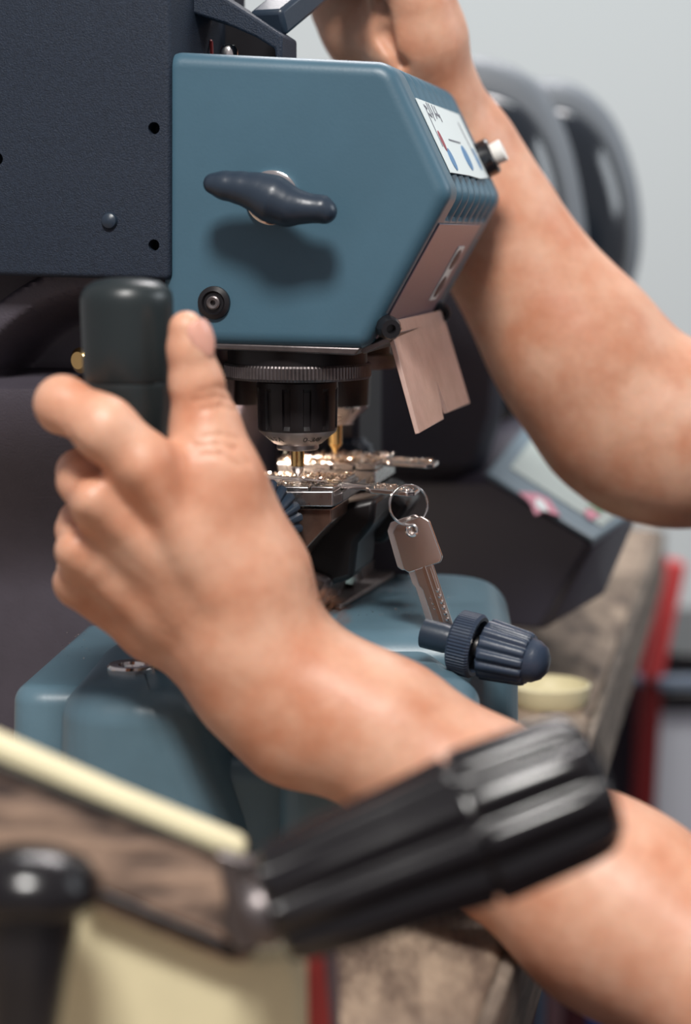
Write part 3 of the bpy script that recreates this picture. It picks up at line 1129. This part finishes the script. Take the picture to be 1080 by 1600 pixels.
def make_key(name, frame, label, group, hw=0.0190, hl=0.0225, bw=0.0082, bl=0.0315, dimples=True, hole=True, notch=False):
    """frame: (origin at the foot of the head, across, along towards the head, normal)"""
    o, ex, ey, ez = frame
    t = thing(name, o, label, 'key', group)
    th = 0.0022

    def w(x, y, z):
        return o + ex * x + ey * y + ez * z
    hd = key_geo(hw, hl, bw, bl, th)
    geo = pillow(hd, (o - ez * th / 2, ex, ey, ez), th, 0.0005, 0, 0.0012, r2=0.0005)
    h = obj('key_head', geo, M['nickel'], t, smooth=50)
    if hole:
        cut(h, lathe([(0, -0.004), (0.0017, -0.004), (0.0017, 0.004), (0, 0.004)], w(0, hl * 0.78, 0), ez, 24))
        obj('hole_rim', torus(w(0, hl * 0.78, th / 2), ez, 0.0024, 0.0007, 28, 8), M['chrome'], t)
    sh = [V((-bw * .62, 0.002)), V((-bw * .62, -0.007)), V((-bw * .5, -0.009)), V((-bw * .5, -bl * .9)), V((-bw * .2, -bl)), V((bw * .35, -bl)), V((bw * .5, -bl * .94)), V((bw * .5, 0.002))]
    bl_ = obj('key_blade', pillow(sh, (o - ez * th * .46, ex, ey, ez), th * .92, 0.0004, 0, 0.0015, r2=0.0004), M['nickel'], t, smooth=50)
    obj('blade_ridge', pillow([V((-0.0009, 0.0)), V((0.0006, 0.001)), V((0.0006, -bl * .96)), V((-0.0009, -bl * .96))], (w(0, 0, th * .46 - 0.0001), ex, ey, ez), 0.0005, 0.0002, 0, 0.003), M['chrome'], bl_)
    obj('blade_ridge', pillow([V((bw * .20, -0.001)), V((bw * .32, -0.001)), V((bw * .32, -0.011)), V((bw * .20, -0.010))], (w(0, 0, th * .46 - 0.0001), ex, ey, ez), 0.0005, 0.0002, 0, 0.003), M['chrome'], bl_)
    if dimples:
        for k in range(6):
            obj('dimple', lathe([(0, 0), (0.0010, 0), (0.0008, 0.0004), (0, 0.0006)], w(bw * .33, -0.0115 - 0.0027 * k, th * .46 - 0.0001), ez, 12), M['chrome'], bl_)
        for k in range(3):
            obj('dimple', lathe([(0, 0), (0.0009, 0), (0.0007, 0.0004), (0, 0.0005)], w(-bw * .15, -0.0135 - 0.0025 * k, th * .46 - 0.0001), ez, 12), M['chrome'], bl_)
    return t


YK = 0.905
ez = V((-0.30, -0.95, 0.08)).normalized()
foot = P(664, 887, YK)
ey = (P(636, 815, YK) - foot)
ey = (ey - ez * ey.dot(ez)).normalized()
ex = ey.cross(ez).normalized()
if ex.x < 0:
    ex = -ex
make_key('key', (foot, ex, ey, ez), 'front dimple key hanging on the ring, broad shiny head facing the viewer', 'keys hanging on the ring')
ez2 = V((-0.42, -0.90, 0.06)).normalized()
foot2 = foot + V((-0.0030, 0.0032, 0.0004))
ey2 = (P(624, 815, YK + 0.003) - foot2)
ey2 = (ey2 - ez2 * ey2.dot(ez2)).normalized()
ex2 = ey2.cross(ez2).normalized()
if ex2.x < 0:
    ex2 = -ex2
make_key('key', (foot2, ex2, ey2, ez2), 'second key on the ring, mostly hidden behind the front hanging key', 'keys hanging on the ring', dimples=False)
# clamped keys: lie flat, heads to the right
tilt = (P(645, 769, 0.905) - P(560, 761, 0.915)).normalized()
kn = tilt.cross(MY).normalized()
if kn.z < 0:
    kn = -kn
kf = P(566, 762, 0.927)
kf = kf + tilt * 0.0035 + MZ * 0.0004
make_key('key', (kf, MY * -1, tilt, kn), 'key clamped flat in the front vise, its head sticking out to the right', None, hw=0.022, hl=0.0235, bl=0.055, bw=0.009, dimples=False)
tl2 = (P(685, 727, 1.00) - P(600, 722, 1.01)).normalized()
kn2 = tl2.cross(MY).normalized()
if kn2.z < 0:
    kn2 = -kn2
kr = P(606, 721, 1.015)
make_key('key', (kr, MY * -1, tl2, kn2), 'key clamped flat in the rear vise under the brass pin', None, hw=0.024, hl=0.0255, bl=0.055, bw=0.009, dimples=False, hole=False)
# split ring through the clamped key and the hanging keys
rc = P(638, 789, 0.9085)
ra = V((0.30, -0.90, 0.12)).normalized()
tag(obj('key_ring', join(torus(rc, ra, 0.0090, 0.00048, 72, 10), torus(rc + ra * 0.0009, ra, 0.0090, 0.00046, 72, 10)), M['chrome'], smooth=60),
    'thin steel split ring joining the clamped key to the hanging keys', 'key ring')


# shavings
def chips(name, spots, label):
    vs, fs = [], []
    for f_, n_, sz in spots:
        for _ in range(n_):
            c = f_(random.random(), random.random())
            if c is None:
                continue
            d = [V((random.gauss(0, 1), random.gauss(0, 1), random.gauss(0, .6))) * sz * random.uniform(.4, 1.3) for _ in range(3)]
            k = len(vs)
            c = c + MZ * sz * 0.5
            vs += [c, c + d[0], c + d[1], c + (d[0] + d[1]) * 0.5 + d[2] * 0.8]
            fs += [[k, k + 1, k + 2], [k, k + 1, k + 3], [k + 1, k + 2, k + 3], [k, k + 2, k + 3]]
    o = obj(name, (vs, fs), M['chips'], smooth=0)
    tag(o, label, 'metal shavings', kind='stuff')


def strip(x0, y0, x1, y1, v0, v1):
    a, b = fp(x0, y0, v0), fp(x1, y1, v0)
    return lambda r, q_: a.lerp(b, r) + MY * ((v1 - v0) * q_)


def keytop(o, al, nn, hw, l0, l1):
    return lambda r, q_: o + al * (l0 + (l1 - l0) * r) + MY * ((q_ - .5) * hw) + nn * 0.0012


chips('metal_shavings', [(strip(345, 750, 535, 752, 0.037, 0.066), 1300, 0.0009), (strip(366, 760, 521, 761, 0.012, 0.030), 380, 0.0007),
                         (keytop(kf, tilt, kn, 0.017, 0.003, 0.020), 330, 0.0005)], 'silvery metal shavings scattered on the front vise and its key')
chips('metal_shavings', [(strip(436, 716, 600, 718, 0.120, 0.146), 1200, 0.0011), (strip(434, 723, 586, 725, 0.093, 0.112), 800, 0.001),
                         (keytop(kr, tl2, kn2, 0.018, 0.0, 0.023), 500, 0.0006)], 'bright golden metal shavings scattered on the rear vise')


def dust(z, x0, x1, y0, y1):
    return lambda r, q_: hp(x0 + (x1 - x0) * r, y0 + (y1 - y0) * q_, z)


chips('metal_shavings', [(dust(-0.178, 560, 700, 905, 965), 160, 0.0004), (dust(-0.186, 560, 700, 1000, 1030), 10, 0.0004), (dust(-0.186, 560, 620, 960, 1010), 45, 0.0004),
                         (dust(-0.180, 80, 150, 985, 1030), 25, 0.0004)], 'fine metal dust sprinkled on top of the blue machine base')
# ------------------------------------------------------------------ the worker
def S(px, py, Y, r):
    return tuple(P(px, py, Y)), r * Y / FPX


def chain(pts, k):
    """pts: (px, py, Y, radius in px) -> swept sphere prims"""
    out = []
    for a, b in zip(pts[:-1], pts[1:]):
        (pa, ra), (pb, rb) = S(*a), S(*b)
        out.append(('c', pa, pb, ra, rb, k))
    return out


def groove(px0, py0, px1, py1, Y, r, k=0.0015):
    (pa, ra), (pb, rb) = S(px0, py0, Y, r), S(px1, py1, Y, r)
    return ('n', pa, pb, ra, rb, k)


body = []
# left hand: metacarpals, from the wrist out
body += chain([(400, 1045, 0.785, 86), (372, 1000, 0.78, 80), (300, 850, 0.772, 62), (225, 738, 0.764, 45)], 0.009)
body += chain([(392, 1040, 0.787, 82), (290, 930, 0.780, 62), (160, 800, 0.768, 40)], 0.007)
body += chain([(385, 1050, 0.790, 72), (260, 960, 0.786, 54), (132, 872, 0.776, 37)], 0.007)
body += chain([(372, 1052, 0.792, 62), (235, 985, 0.794, 44), (122, 922, 0.788, 30)], 0.007)
# knuckles
body += chain([(222, 722, 0.7555, 30), (236, 748, 0.757, 24)], 0.012)
body += chain([(143, 780, 0.7575, 29), (165, 806, 0.760, 20)], 0.010)
body += chain([(114, 858, 0.769, 23), (140, 880, 0.771, 15)], 0.008)
body += chain([(105, 905, 0.781, 18), (125, 925, 0.783, 12)], 0.007)
# tendons
body += chain([(225, 742, 0.752, 12), (330, 920, 0.7625, 10)], 0.010)
body += chain([(160, 800, 0.757, 11), (300, 930, 0.770, 10)], 0.010)
# forearm
body += chain([(408, 1045, 0.785, 90), (478, 1085, 0.782, 98), (600, 1150, 0.775, 108), (760, 1270, 0.765, 132), (960, 1420, 0.745, 152), (1290, 1640, 0.70, 165)], 0.02)
body += chain([(392, 1092, 0.782, 44), (450, 1160, 0.778, 56)], 0.02)
hand_k = 0.004
# index finger round the grip
body += chain([(225, 722, 0.760, 45), (162, 670, 0.757, 46), (98, 630, 0.765, 42)], 0.008)
body += chain([(98, 632, 0.765, 42), (96, 640, 0.797, 36), (125, 650, 0.822, 33)], hand_k)
body += chain([(125, 650, 0.822, 33), (170, 660, 0.832, 31), (205, 668, 0.830, 26)], hand_k)
# middle finger
body += chain([(150, 785, 0.764, 38), (128, 752, 0.776, 36), (124, 738, 0.795, 34)], 0.005)
body += chain([(124, 738, 0.795, 34), (134, 732, 0.818, 32), (180, 736, 0.832, 29), (215, 742, 0.828, 25)], hand_k)
# ring finger
body += chain([(122, 858, 0.774, 33), (122, 828, 0.790, 33), (124, 815, 0.805, 31)], 0.004)
body += chain([(124, 815, 0.805, 31), (142, 808, 0.824, 29), (185, 812, 0.834, 26), (215, 818, 0.830, 23)], hand_k)
# little finger
body += chain([(114, 912, 0.785, 29), (120, 888, 0.800, 28), (128, 880, 0.812, 26)], 0.004)
body += chain([(128, 880, 0.812, 26), (148, 876, 0.826, 24), (185, 880, 0.832, 21)], hand_k)
# thumb
body += chain([(291, 514, 0.776, 28), (296, 546, 0.777, 34), (307, 600, 0.779, 41)], 0.003)
body += chain([(307, 600, 0.779, 41), (318, 650, 0.781, 45), (326, 700, 0.782, 48)], 0.004)
body += chain([(326, 700, 0.782, 49), (352, 790, 0.782, 66), (392, 900, 0.783, 84), (410, 1000, 0.786, 90)], 0.014)
body += [('e', tuple(P(330, 745, 0.772)), (0.016, 0.010, 0.014), np.eye(3), 0.012)]
# creases of the thumb
CREASES = [((312, 612), (340, 605), (362, 612)), ((306, 626), (336, 620), (366, 627)), ((318, 640), (345, 635), (368, 641)), ((304, 698), (340, 694), (368, 702), (388, 724)),
           ((316, 710), (345, 710), (374, 728)), ((318, 684), (345, 680), (372, 686)), ((104, 668), (116, 690), (150, 716))]
body += [groove(160, 716, 110, 692, 0.758, 9, 0.006), groove(108, 800, 90, 785, 0.775, 6, 0.004), groove(100, 868, 86, 858, 0.782, 5, 0.004)]
body += [('n', S(190, 800, 0.742, 6)[0], S(300, 965, 0.738, 4)[0], 0.0018, 0.0004, 0.016), ('n', S(150, 850, 0.748, 6)[0], S(285, 1000, 0.745, 4)[0], 0.0018, 0.0004, 0.016)]

# right hand and arm, behind the head
RY = 1.115
ra_ = [(664, 150, 1.095, 80), (720, 262, RY, 80), (785, 378, RY, 87), (868, 503, RY, 102), (928, 582, RY, 115), (978, 668, RY, 106)]
body += chain(ra_, 0.03)
body += chain([(970, 655, RY, 106), (1003, 700, RY, 86)], 0.02)
body += chain([(996, 668, RY, 108), (1080, 684, 1.11, 116), (1250, 690, 1.10, 130)], 0.03)
# palm, heel and thumb base around the lever handle
body += chain([(664, 140, 1.090, 72), (648, 60, 1.075, 74), (640, 0, 1.066, 64)], 0.012)
body += chain([(650, 120, 1.105, 62), (575, 40, 1.10, 66), (540, 0, 1.098, 56)], 0.012)
body += chain([(640, 100, 1.110, 50), (610, 10, 1.118, 58), (580, -50, 1.122, 50)], 0.012)
body += chain([(640, 0, 1.066, 62), (600, -50, 1.050, 40), (565, -88, 1.042, 33), (530, -110, 1.045, 27)], 0.006)
body += [groove(598, -10, 602, 55, 1.052, 6, 0.008), groove(602, 55, 628, 98, 1.056, 5, 0.008)]
for k in range(4):      # fingers over the bar
    x = 545 + 34 * k
    body += chain([(575 + 14 * k, -40, 1.122, 34), (x - 8, -105, 1.112, 30), (x - 10, -122, 1.085, 27), (x - 10, -100, 1.052, 25), (x - 6, -66, 1.045, 22)], 0.003)

# shoulders and trunk, outside the picture
ls, rs = (0.33, 0.70, -0.02), (0.43, 1.06, -0.02)
le, re_ = S(1290, 1640, 0.70, 165), S(1250, 690, 1.10, 130)
body.append(('c', le[0], ls, le[1], 0.055, 0.03))
body.append(('c', re_[0], rs, re_[1], 0.055, 0.03))
body.append(('c', ls, rs, 0.06, 0.06, 0.04))
body.append(('c', (0.39, 0.88, -0.03), (0.42, 0.88, -0.12), 0.10, 0.12, 0.05))
cp, quads = sdf_mesh(body, 0.0011)
pc, ps_ = math.cos(PITCH), math.sin(PITCH)
dep = cp[:, 1] * pc - cp[:, 2] * ps_
sx_ = 540 + FPX * cp[:, 0] / dep
sy_ = 800 - FPX * (cp[:, 1] * ps_ + cp[:, 2] * pc) / dep
near_ = (sx_ > 80) & (sx_ < 400) & (sy_ > 560) & (sy_ < 760) & (cp[:, 1] < 0.788)
for pts in CREASES:
    for (x0, y0), (x1, y1) in zip(pts[:-1], pts[1:]):
        t = np.clip(((sx_ - x0) * (x1 - x0) + (sy_ - y0) * (y1 - y0)) / ((x1 - x0) ** 2 + (y1 - y0) ** 2), 0, 1)
        d2 = (sx_ - x0 - t * (x1 - x0)) ** 2 + (sy_ - y0 - t * (y1 - y0)) ** 2
        cp[:, 1] += np.where(near_, 0.0007 * np.exp(-d2 / (2 * 3.2 ** 2)), 0)
        cp[:, 0] -= np.where(near_ & (sx_ > 345), 0.0005 * np.exp(-d2 / (2 * 3.2 ** 2)), 0)
person = fast_obj('person', (cp, quads), M['skin'], None, 2)
tag(person, 'bare-armed person working the machine, left hand on its grip, right hand on its top lever', 'person')
person.data.name = 'person'
# thumb nail
tc = P(303, 529, 0.776)
nn = V((0.67, -0.73, 0.10)).normalized()
up = (P(289, 486, 0.776) - P(316, 548, 0.776)).normalized()
up = (up - nn * up.dot(nn)).normalized()
sd = up.cross(nn)
vs, fs = [], []
for j in range(13):
    for i in range(11):
        a, b = -1 + 2 * i / 10, -1 + 2 * j / 12
        w_ = 0.0056 * (1 - 0.28 * max(0, b) ** 3 - 0.18 * max(0, -b) ** 4)
        h_ = 0.0070 * (1 - (0.12 if b > 0 else 0.22) * a * a)
        vs.append(tc + sd * (a * w_) + up * (b * h_) + nn * (0.0077 - 0.0023 * a * a - 0.0008 * b * b))
n_ = len(vs)
vs += [p - nn * 0.0022 for p in vs]
for j in range(12):
    for i in range(10):
        a = j * 11 + i
        fs.append([a, a + 1, a + 12, a + 11])
        fs.append([a + n_, a + 11 + n_, a + 12 + n_, a + 1 + n_])
lp = [i for i in range(11)] + [j * 11 + 10 for j in range(1, 13)] + [132 + i for i in range(9, -1, -1)] + [j * 11 for j in range(11, 0, -1)]
for k in range(len(lp)):
    a, b = lp[k], lp[(k + 1) % len(lp)]
    fs.append([a, b, b + n_, a + n_])
obj('thumb_nail', (vs, fs), M['nail'], person, smooth=60)
# arm hair at the wrist
hv, hf = [], []
for k in range(120):
    t = random.random()
    x, y = 452 + 90 * t, 872 + 88 * t
    a = P(x + random.uniform(-14, 0), y + random.uniform(4, 22), 0.782 + random.uniform(-0.012, 0.01))
    d = V((random.uniform(0.001, 0.006), random.uniform(-.002, .002), random.uniform(0.001, 0.005)))
    g = tube([a, a + d * 0.5 + V((0, 0, 0.0006)), a + d], [0.00013, 0.0001, 0.00005], 3)
    k0 = len(hv)
    hv += g[0]
    hf += [[i + k0 for i in f] for f in g[1]]
tag(obj('arm_hair', (hv, hf), M['hair'], person, smooth=0), kind='stuff')
# shirt over the trunk, outside the picture
lm = V(le[0]).lerp(V(ls), 0.45)
rm = V(re_[0]).lerp(V(rs), 0.40)
shirt = [('c', tuple(lm), ls, 0.066, 0.078, 0.03), ('c', tuple(rm), rs, 0.066, 0.078, 0.03), ('c', ls, rs, 0.078, 0.078, 0.05),
         ('c', (0.40, 0.88, -0.06), (0.46, 0.88, -0.50), 0.14, 0.13, 0.06)]
fast_obj('shirt', sdf_mesh(shirt, 0.006), M['shirt'], person, 2)

# ------------------------------------------------------------------ cream machine in the foreground
FY = 0.60
cm = thing('cream_machine', V((-0.05, FY + 0.03, ZB)), 'out-of-focus cream machine with black knobs at the lower left corner', 'machine')


def fg(pts, Y, d, name, m, bevel=0.002, label=None):
    return obj(name, extrude([P(x, y, Y) for x, y in pts], (0, d, 0)), M[m], cm, bevel=bevel, label=label)


fg([(-300, 1370), (130, 1390), (400, 1490), (452, 1478), (478, 1520), (482, 1755), (-300, 1755)], FY, 0.05, 'body', 'cream', 0.004, 'cream body')
fg([(-300, 1030), (0, 1158), (180, 1238), (383, 1322), (383, 1345), (340, 1338), (0, 1196), (-300, 1070)], FY - 0.005, 0.012, 'top_rail', 'cream', 0.002, 'cream top rail')
g = join(extrude([P(x, y, FY - 0.020) for x, y in [(-300, 1085), (0, 1208), (350, 1340), (402, 1352), (414, 1420), (408, 1478), (370, 1482), (150, 1392), (-300, 1210)]], (0, 0.045, 0)))
fg([(-300, 1075), (0, 1202), (350, 1338), (400, 1350), (412, 1400), (408, 1466), (350, 1468), (150, 1385), (-300, 1230)], FY - 0.010, 0.004, 'jaw_block', 'leather', 0.001, 'worn brown jaw block')
fg([(338, 1332), (402, 1352), (415, 1420), (407, 1482), (370, 1488), (345, 1450), (352, 1400)], FY - 0.013, 0.008, 'jaw_end', 'darksteel', 0.001)
fg([(140, 1384), (352, 1472), (404, 1474), (402, 1490), (360, 1490), (138, 1398)], FY - 0.0095, 0.006, 'jaw_gap', 'black', 0.0005)
fg([(-300, 1080), (0, 1196), (338, 1334), (338, 1341), (0, 1208), (-300, 1092)], FY - 0.011, 0.005, 'jaw_gap', 'black', 0.0005)
fg([(140, 1400), (362, 1492), (396, 1492), (382, 1508), (350, 1504), (134, 1414)], FY - 0.008, 0.008, 'jaw_lip', 'leather', 0.002)
fg([(472, 1500), (506, 1488), (522, 1600), (524, 1750), (484, 1750)], FY + 0.02, 0.02, 'side_strip', 'red', 0.001, 'red side strip')
fg([(506, 1488), (528, 1480), (534, 1750), (520, 1750)], FY + 0.02, 0.02, 'side_strip', 'nose', 0.001)
kc = P(46, 1398, 0.565)
s = 0.565 / FPX
obj('cap_knob', lathe([(0, 82 * s), (50 * s, 78 * s), (92 * s, 60 * s), (116 * s, 28 * s), (118 * s, 0 * s), (108 * s, -18 * s), (70 * s, -26 * s), (0, -34 * s)], kc, (V((0.04, 0.12, 1))).normalized(), 64),
    M['knob'], cm, smooth=60, label='black mushroom knob')
obj('knob_stem', lathe([(80 * s, 30 * s), (78 * s, -60 * s), (66 * s, -140 * s), (50 * s, -260 * s)], kc, (V((0.04, 0.12, 1))).normalized(), 48), M['black'], cm, smooth=60)
# ribbed handle
h0, h1 = P(420, 1420, 0.578), P(942, 1214, 0.592)
ax = (h1 - h0)
HL = ax.length
s = 0.588 / FPX
hprof = [(0.0, 0.0), (66, 0.0), (88, 0.012), (98, 0.05), (108, 0.20), (114, 0.38), (124, 0.575), (126, 0.59), (114, 0.598), (114, 0.606), (127, 0.614), (129, 0.64), (124, 0.88), (120, 0.935), (112, 0.965), (96, 0.99), (64, 1.0), (0, 1.0)]


def hrf(t, k):
    if k < 3 or k > 13:
        return 1
    if k in (8, 9):
        return 1
    f = 0.5 - 0.5 * math.cos(10 * t + 0.5)
    return 1 - 0.14 * f ** 1.7


rows = []
for i in range(len(hprof)):
    rows.append((hprof[i][0] * s, hprof[i][1] * HL))
obj('ribbed_handle', lathe(rows, h0, ax, 160, rf=hrf), M['knob'], cm, smooth=55, label='large black ribbed handle')
obj('handle_ferrule', lathe([(0, -0.006), (0.010, -0.006), (0.011, -0.002), (0.009, 0.004), (0, 0.004)], h0, ax, 32), M['darksteel'], cm)

# ------------------------------------------------------------------ second machine behind
DV = 1.27
dev = thing('dark_key_machine', V((P(740, 900, DV).x, DV + 0.1, ZB)), 'dark key machine with two glossy hoods and a sloping label panel behind the blue one', 'key machine')
B0, B1 = P(757, 746, 1.25), P(926, 851, 1.16)
pn = (B1 - B0).cross(P(848, 636, 1.44) - B0).normalized()
if pn.z < 0:
    pn = -pn
pan = [hit(x, y, B0, pn) for x, y in ((757, 746), (926, 851), (998, 803), (848, 636))]
dn_ = V((0, 0, -0.10))
fn = (B1 - B0).cross(V((0, 0, 1))).normalized()
fa, fd, fe = hit(600, 748, B0, fn), hit(848, 986, B0, fn), hit(600, 965, B0, fn)
obj('body', hull([fa, B0, B1, fd, fe, pan[2], pan[3], pan[3] + dn_, pan[2] + V((-0.02, 0, -0.05)), fa + V((0, 0.1, 0)), fe + V((0, 0.1, 0))]), M['bgdark'], dev, bevel=0.004)
obj('control_panel', extrude([p + pn * 0.0002 for p in pan], pn * 0.003), M['bgteal'], dev, bevel=0.0015, label='teal grey sloping panel')
lab = obj('panel_label', extrude([hit(x, y, B0 + pn * 0.0034, pn) for x, y in ((797, 732), (940, 824), (972, 798), (850, 662))], pn * 0.0006), mat('label_greygreen', srgb(160, 172, 168), 0.5), dev,
          label='pale grey label')
pinkm = mat('label_pink', srgb(196, 120, 140), 0.5)
obj('pink_logo', extrude([hit(x, y, B0 + pn * 0.0034, pn) for x, y in ((810, 770), (838, 772), (858, 782), (876, 808), (850, 800), (836, 806), (828, 786))], pn * 0.0006), pinkm, dev)
obj('logo_letter', extrude([hit(x, y, B0 + pn * 0.0042, pn) for x, y in ((838, 778), (850, 784), (858, 800), (846, 798), (836, 790))], pn * 0.0004), M['paper'], dev)
obj('label_patch', extrude([hit(x, y, B0 + pn * 0.0042, pn) for x, y in ((912, 800), (926, 794), (938, 806), (922, 814))], pn * 0.0006), pinkm, lab)
obj('label_patch', extrude([hit(x, y, B0 + pn * 0.0042, pn) for x, y in ((918, 792), (934, 790), (942, 800), (928, 802))], pn * 0.0006), mat('label_green', srgb(60, 150, 100), 0.5), lab)
obj('back_body', extrude([P(x, y, 1.27) for x, y in ((480, 420), (740, 420), (775, 500), (792, 580), (786, 650), (756, 748), (480, 756))], (0, 0.2, 0)),
    M['bgback'], dev, bevel=0.01)
obj('stand', extrude([P(600, 900, 1.33), P(760, 900, 1.33), P(760, 900, 1.40), P(600, 900, 1.40)], (0, 0, ZB - P(600, 900, 1.36).z + 0.008)), M['bgdark'], dev)
glossy = mat('hood_gloss', srgb(24, 32, 40), 0.15, coat=0.5)


def hood(pts, Y, rimw, depth):
    o = P(pts[0][0], pts[0][1], Y)
    p2 = catmull([V((p.x, p.z, 0)) for p in [P(x, y, Y) for x, y in pts]], 5, True)
    p2 = [V((p.x, p.y)) for p in p2]
    fr = (V((0, Y, 0)), V((1, 0, 0)), V((0, 0, 1)), V((0, 1, 0)))
    h = obj('hood_rim', pillow(p2, fr, depth, 0.02, 0, 0.01, r2=0.02), M['bgrim'], dev, smooth=60, label='grey hood rim')
    q_, n2 = resample(p2, 0.01)
    c = sum(q_, V((0, 0))) / len(q_)
    rings = []
    for k in range(9):
        t = k / 8
        ins = rimw + 0.06 * (1 - math.cos(t * math.pi / 2))
        f_ = ins / 0.13
        rings.append([V((p.x + (c.x - p.x) * f_, Y - 0.0005 - 0.03 * math.sin(t * math.pi / 2), p.y + (c.y - p.y) * f_)) for p, n_ in zip(q_, n2)])
    obj('hood_panel', loft(rings), glossy, h, smooth=60, label='glossy dark hood panel')


hood([(640, 120), (700, 88), (770, 88), (840, 122), (888, 200), (915, 310), (922, 420), (900, 620), (840, 720), (640, 720)], 1.50, 0.024, 0.05)
hood([(760, 150), (850, 122), (910, 132), (965, 185), (1000, 280), (1008, 380), (990, 470), (950, 620), (900, 720), (740, 700)], 1.62, 0.020, 0.05)

# ------------------------------------------------------------------ odds and ends on and behind the bench
dc = V((P(858, 1108, 1.16).x, 1.16, ZB))
tag(obj('dish', lathe([(0, 0.0), (0.020, 0.0), (0.0225, 0.004), (0.024, 0.012), (0.0225, 0.0125), (0.021, 0.005), (0.018, 0.003), (0, 0.003)], dc, MZ, 48), M['cream'], smooth=50),
    'small cream dish on the bench behind the ribbed handle', 'dish')
RYk = 1.95
rk = thing('storage_rack', V((P(1010, 1100, RYk).x, RYk, -1.1)), 'navy storage rack with a red post at the right edge beyond the bench', 'rack')


def rp(pts, Y, d, name, m, label=None):
    return obj(name, extrude([P(x, y, Y) for x, y in pts], (0, d, 0)), M[m], rk, bevel=0.002, label=label)


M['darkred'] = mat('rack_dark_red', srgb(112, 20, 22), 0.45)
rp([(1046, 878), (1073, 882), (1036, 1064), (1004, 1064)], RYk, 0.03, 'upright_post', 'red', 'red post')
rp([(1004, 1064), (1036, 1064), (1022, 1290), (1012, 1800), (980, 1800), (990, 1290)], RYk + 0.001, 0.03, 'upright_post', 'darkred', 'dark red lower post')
rp([(1018, 888), (1062, 888), (1040, 1056), (1010, 1058), (1000, 1300), (1000, 1800), (900, 1800), (920, 1240)], RYk + 0.04, 0.3, 'side_panel', 'rack')
rp([(962, 1056), (1006, 1058), (1006, 1072), (962, 1072)], RYk - 0.01, 0.02, 'rail', 'redgrey')
rp([(1030, 1060), (1200, 1062), (1200, 1080), (1030, 1078)], RYk - 0.01, 0.02, 'rail', 'redgrey')
rp([(1034, 1020), (1200, 1020), (1200, 1056), (1034, 1056)], RYk + 0.06, 0.25, 'drawer', 'black')
rp([(1030, 1080), (1200, 1080), (1200, 1112), (1030, 1112)], RYk + 0.06, 0.25, 'drawer', 'black')
rp([(1028, 1112), (1200, 1112), (1200, 1800), (1010, 1800)], RYk + 0.06, 0.25, 'cabinet_door', 'bin', 'white door')

pk = [((778, 1540), (812, 1520), 'purple grey', srgb(120, 100, 118)), ((812, 1505), (836, 1500), 'dark maroon', srgb(70, 22, 36)), ((836, 1520), (852, 1500), 'slate blue', srgb(92, 116, 140)),
      ((852, 1520), (882, 1500), 'brownish mauve', srgb(128, 96, 100)), ((882, 1540), (920, 1500), 'deep maroon', srgb(76, 24, 34)), ((920, 1585), (990, 1500), 'bright blue', srgb(40, 80, 150))]
sh = thing('low_shelf', V((P(860, 1700, 1.6).x, 1.62, -1.1)), 'dark low shelf beyond the bench below the forearm', 'shelf')
zs = P(860, 1820, 1.6).z
obj('shelf_board', box(V((P(860, 1700, 1.6).x, 1.64, zs - 0.01)), 0.40, 0.14, 0.02), M['rack'], sh)
for sx in (-0.19, 0.19):
    obj('side_board', box(V((P(860, 1700, 1.6).x + sx, 1.64, (zs - 0.02 - 1.1) / 2)), 0.02, 0.14, 1.1 + zs - 0.02), M['rack'], sh)
for (x0, y0), (x1, _), nm, c in pk:
    x1 = {778: 811, 812: 835, 836: 851, 852: 881, 882: 919, 920: 988}[x0]
    a, b = P(x0, y0, 1.6), P(x1, y0, 1.6)
    a.z = b.z = P(x0, y0, 1.6).z
    tag(obj('packet', extrude([V((a.x, 1.6, zs)), V((b.x, 1.6, zs)), V((b.x, 1.6, a.z)), V((a.x, 1.6, a.z))], (0, 0.08, 0)), mat('packet_' + nm.replace(' ', '_'), c, 0.5), bevel=0.002),
        nm + ' packet in the blurred row below the forearm', 'packet', 'packets on the low shelf')

# the work lamp under the machine head
wl = bpy.data.lights.new('work_lamp', 'SPOT')
wl.energy = 8
wl.color = (1.0, 0.80, 0.62)
wl.spot_size = math.radians(110)
wl.spot_blend = 0.6
wl.shadow_soft_size = 0.006
wo = bpy.data.objects.new('work_lamp', wl)
COL.objects.link(wo)
wo.location = fp(378, 612, 0.088)
obj('lamp_shade', lathe([(0, 0.010), (0.006, 0.010), (0.008, 0.0), (0.008, -0.006), (0.007, -0.006), (0.007, 0.0), (0, 0.004)], V(wo.location), MZ, 32), M['black'], mach)
wo.rotation_euler = (fp(520, 735, 0.085) - V(wo.location)).to_track_quat('-Z', 'Y').to_euler()
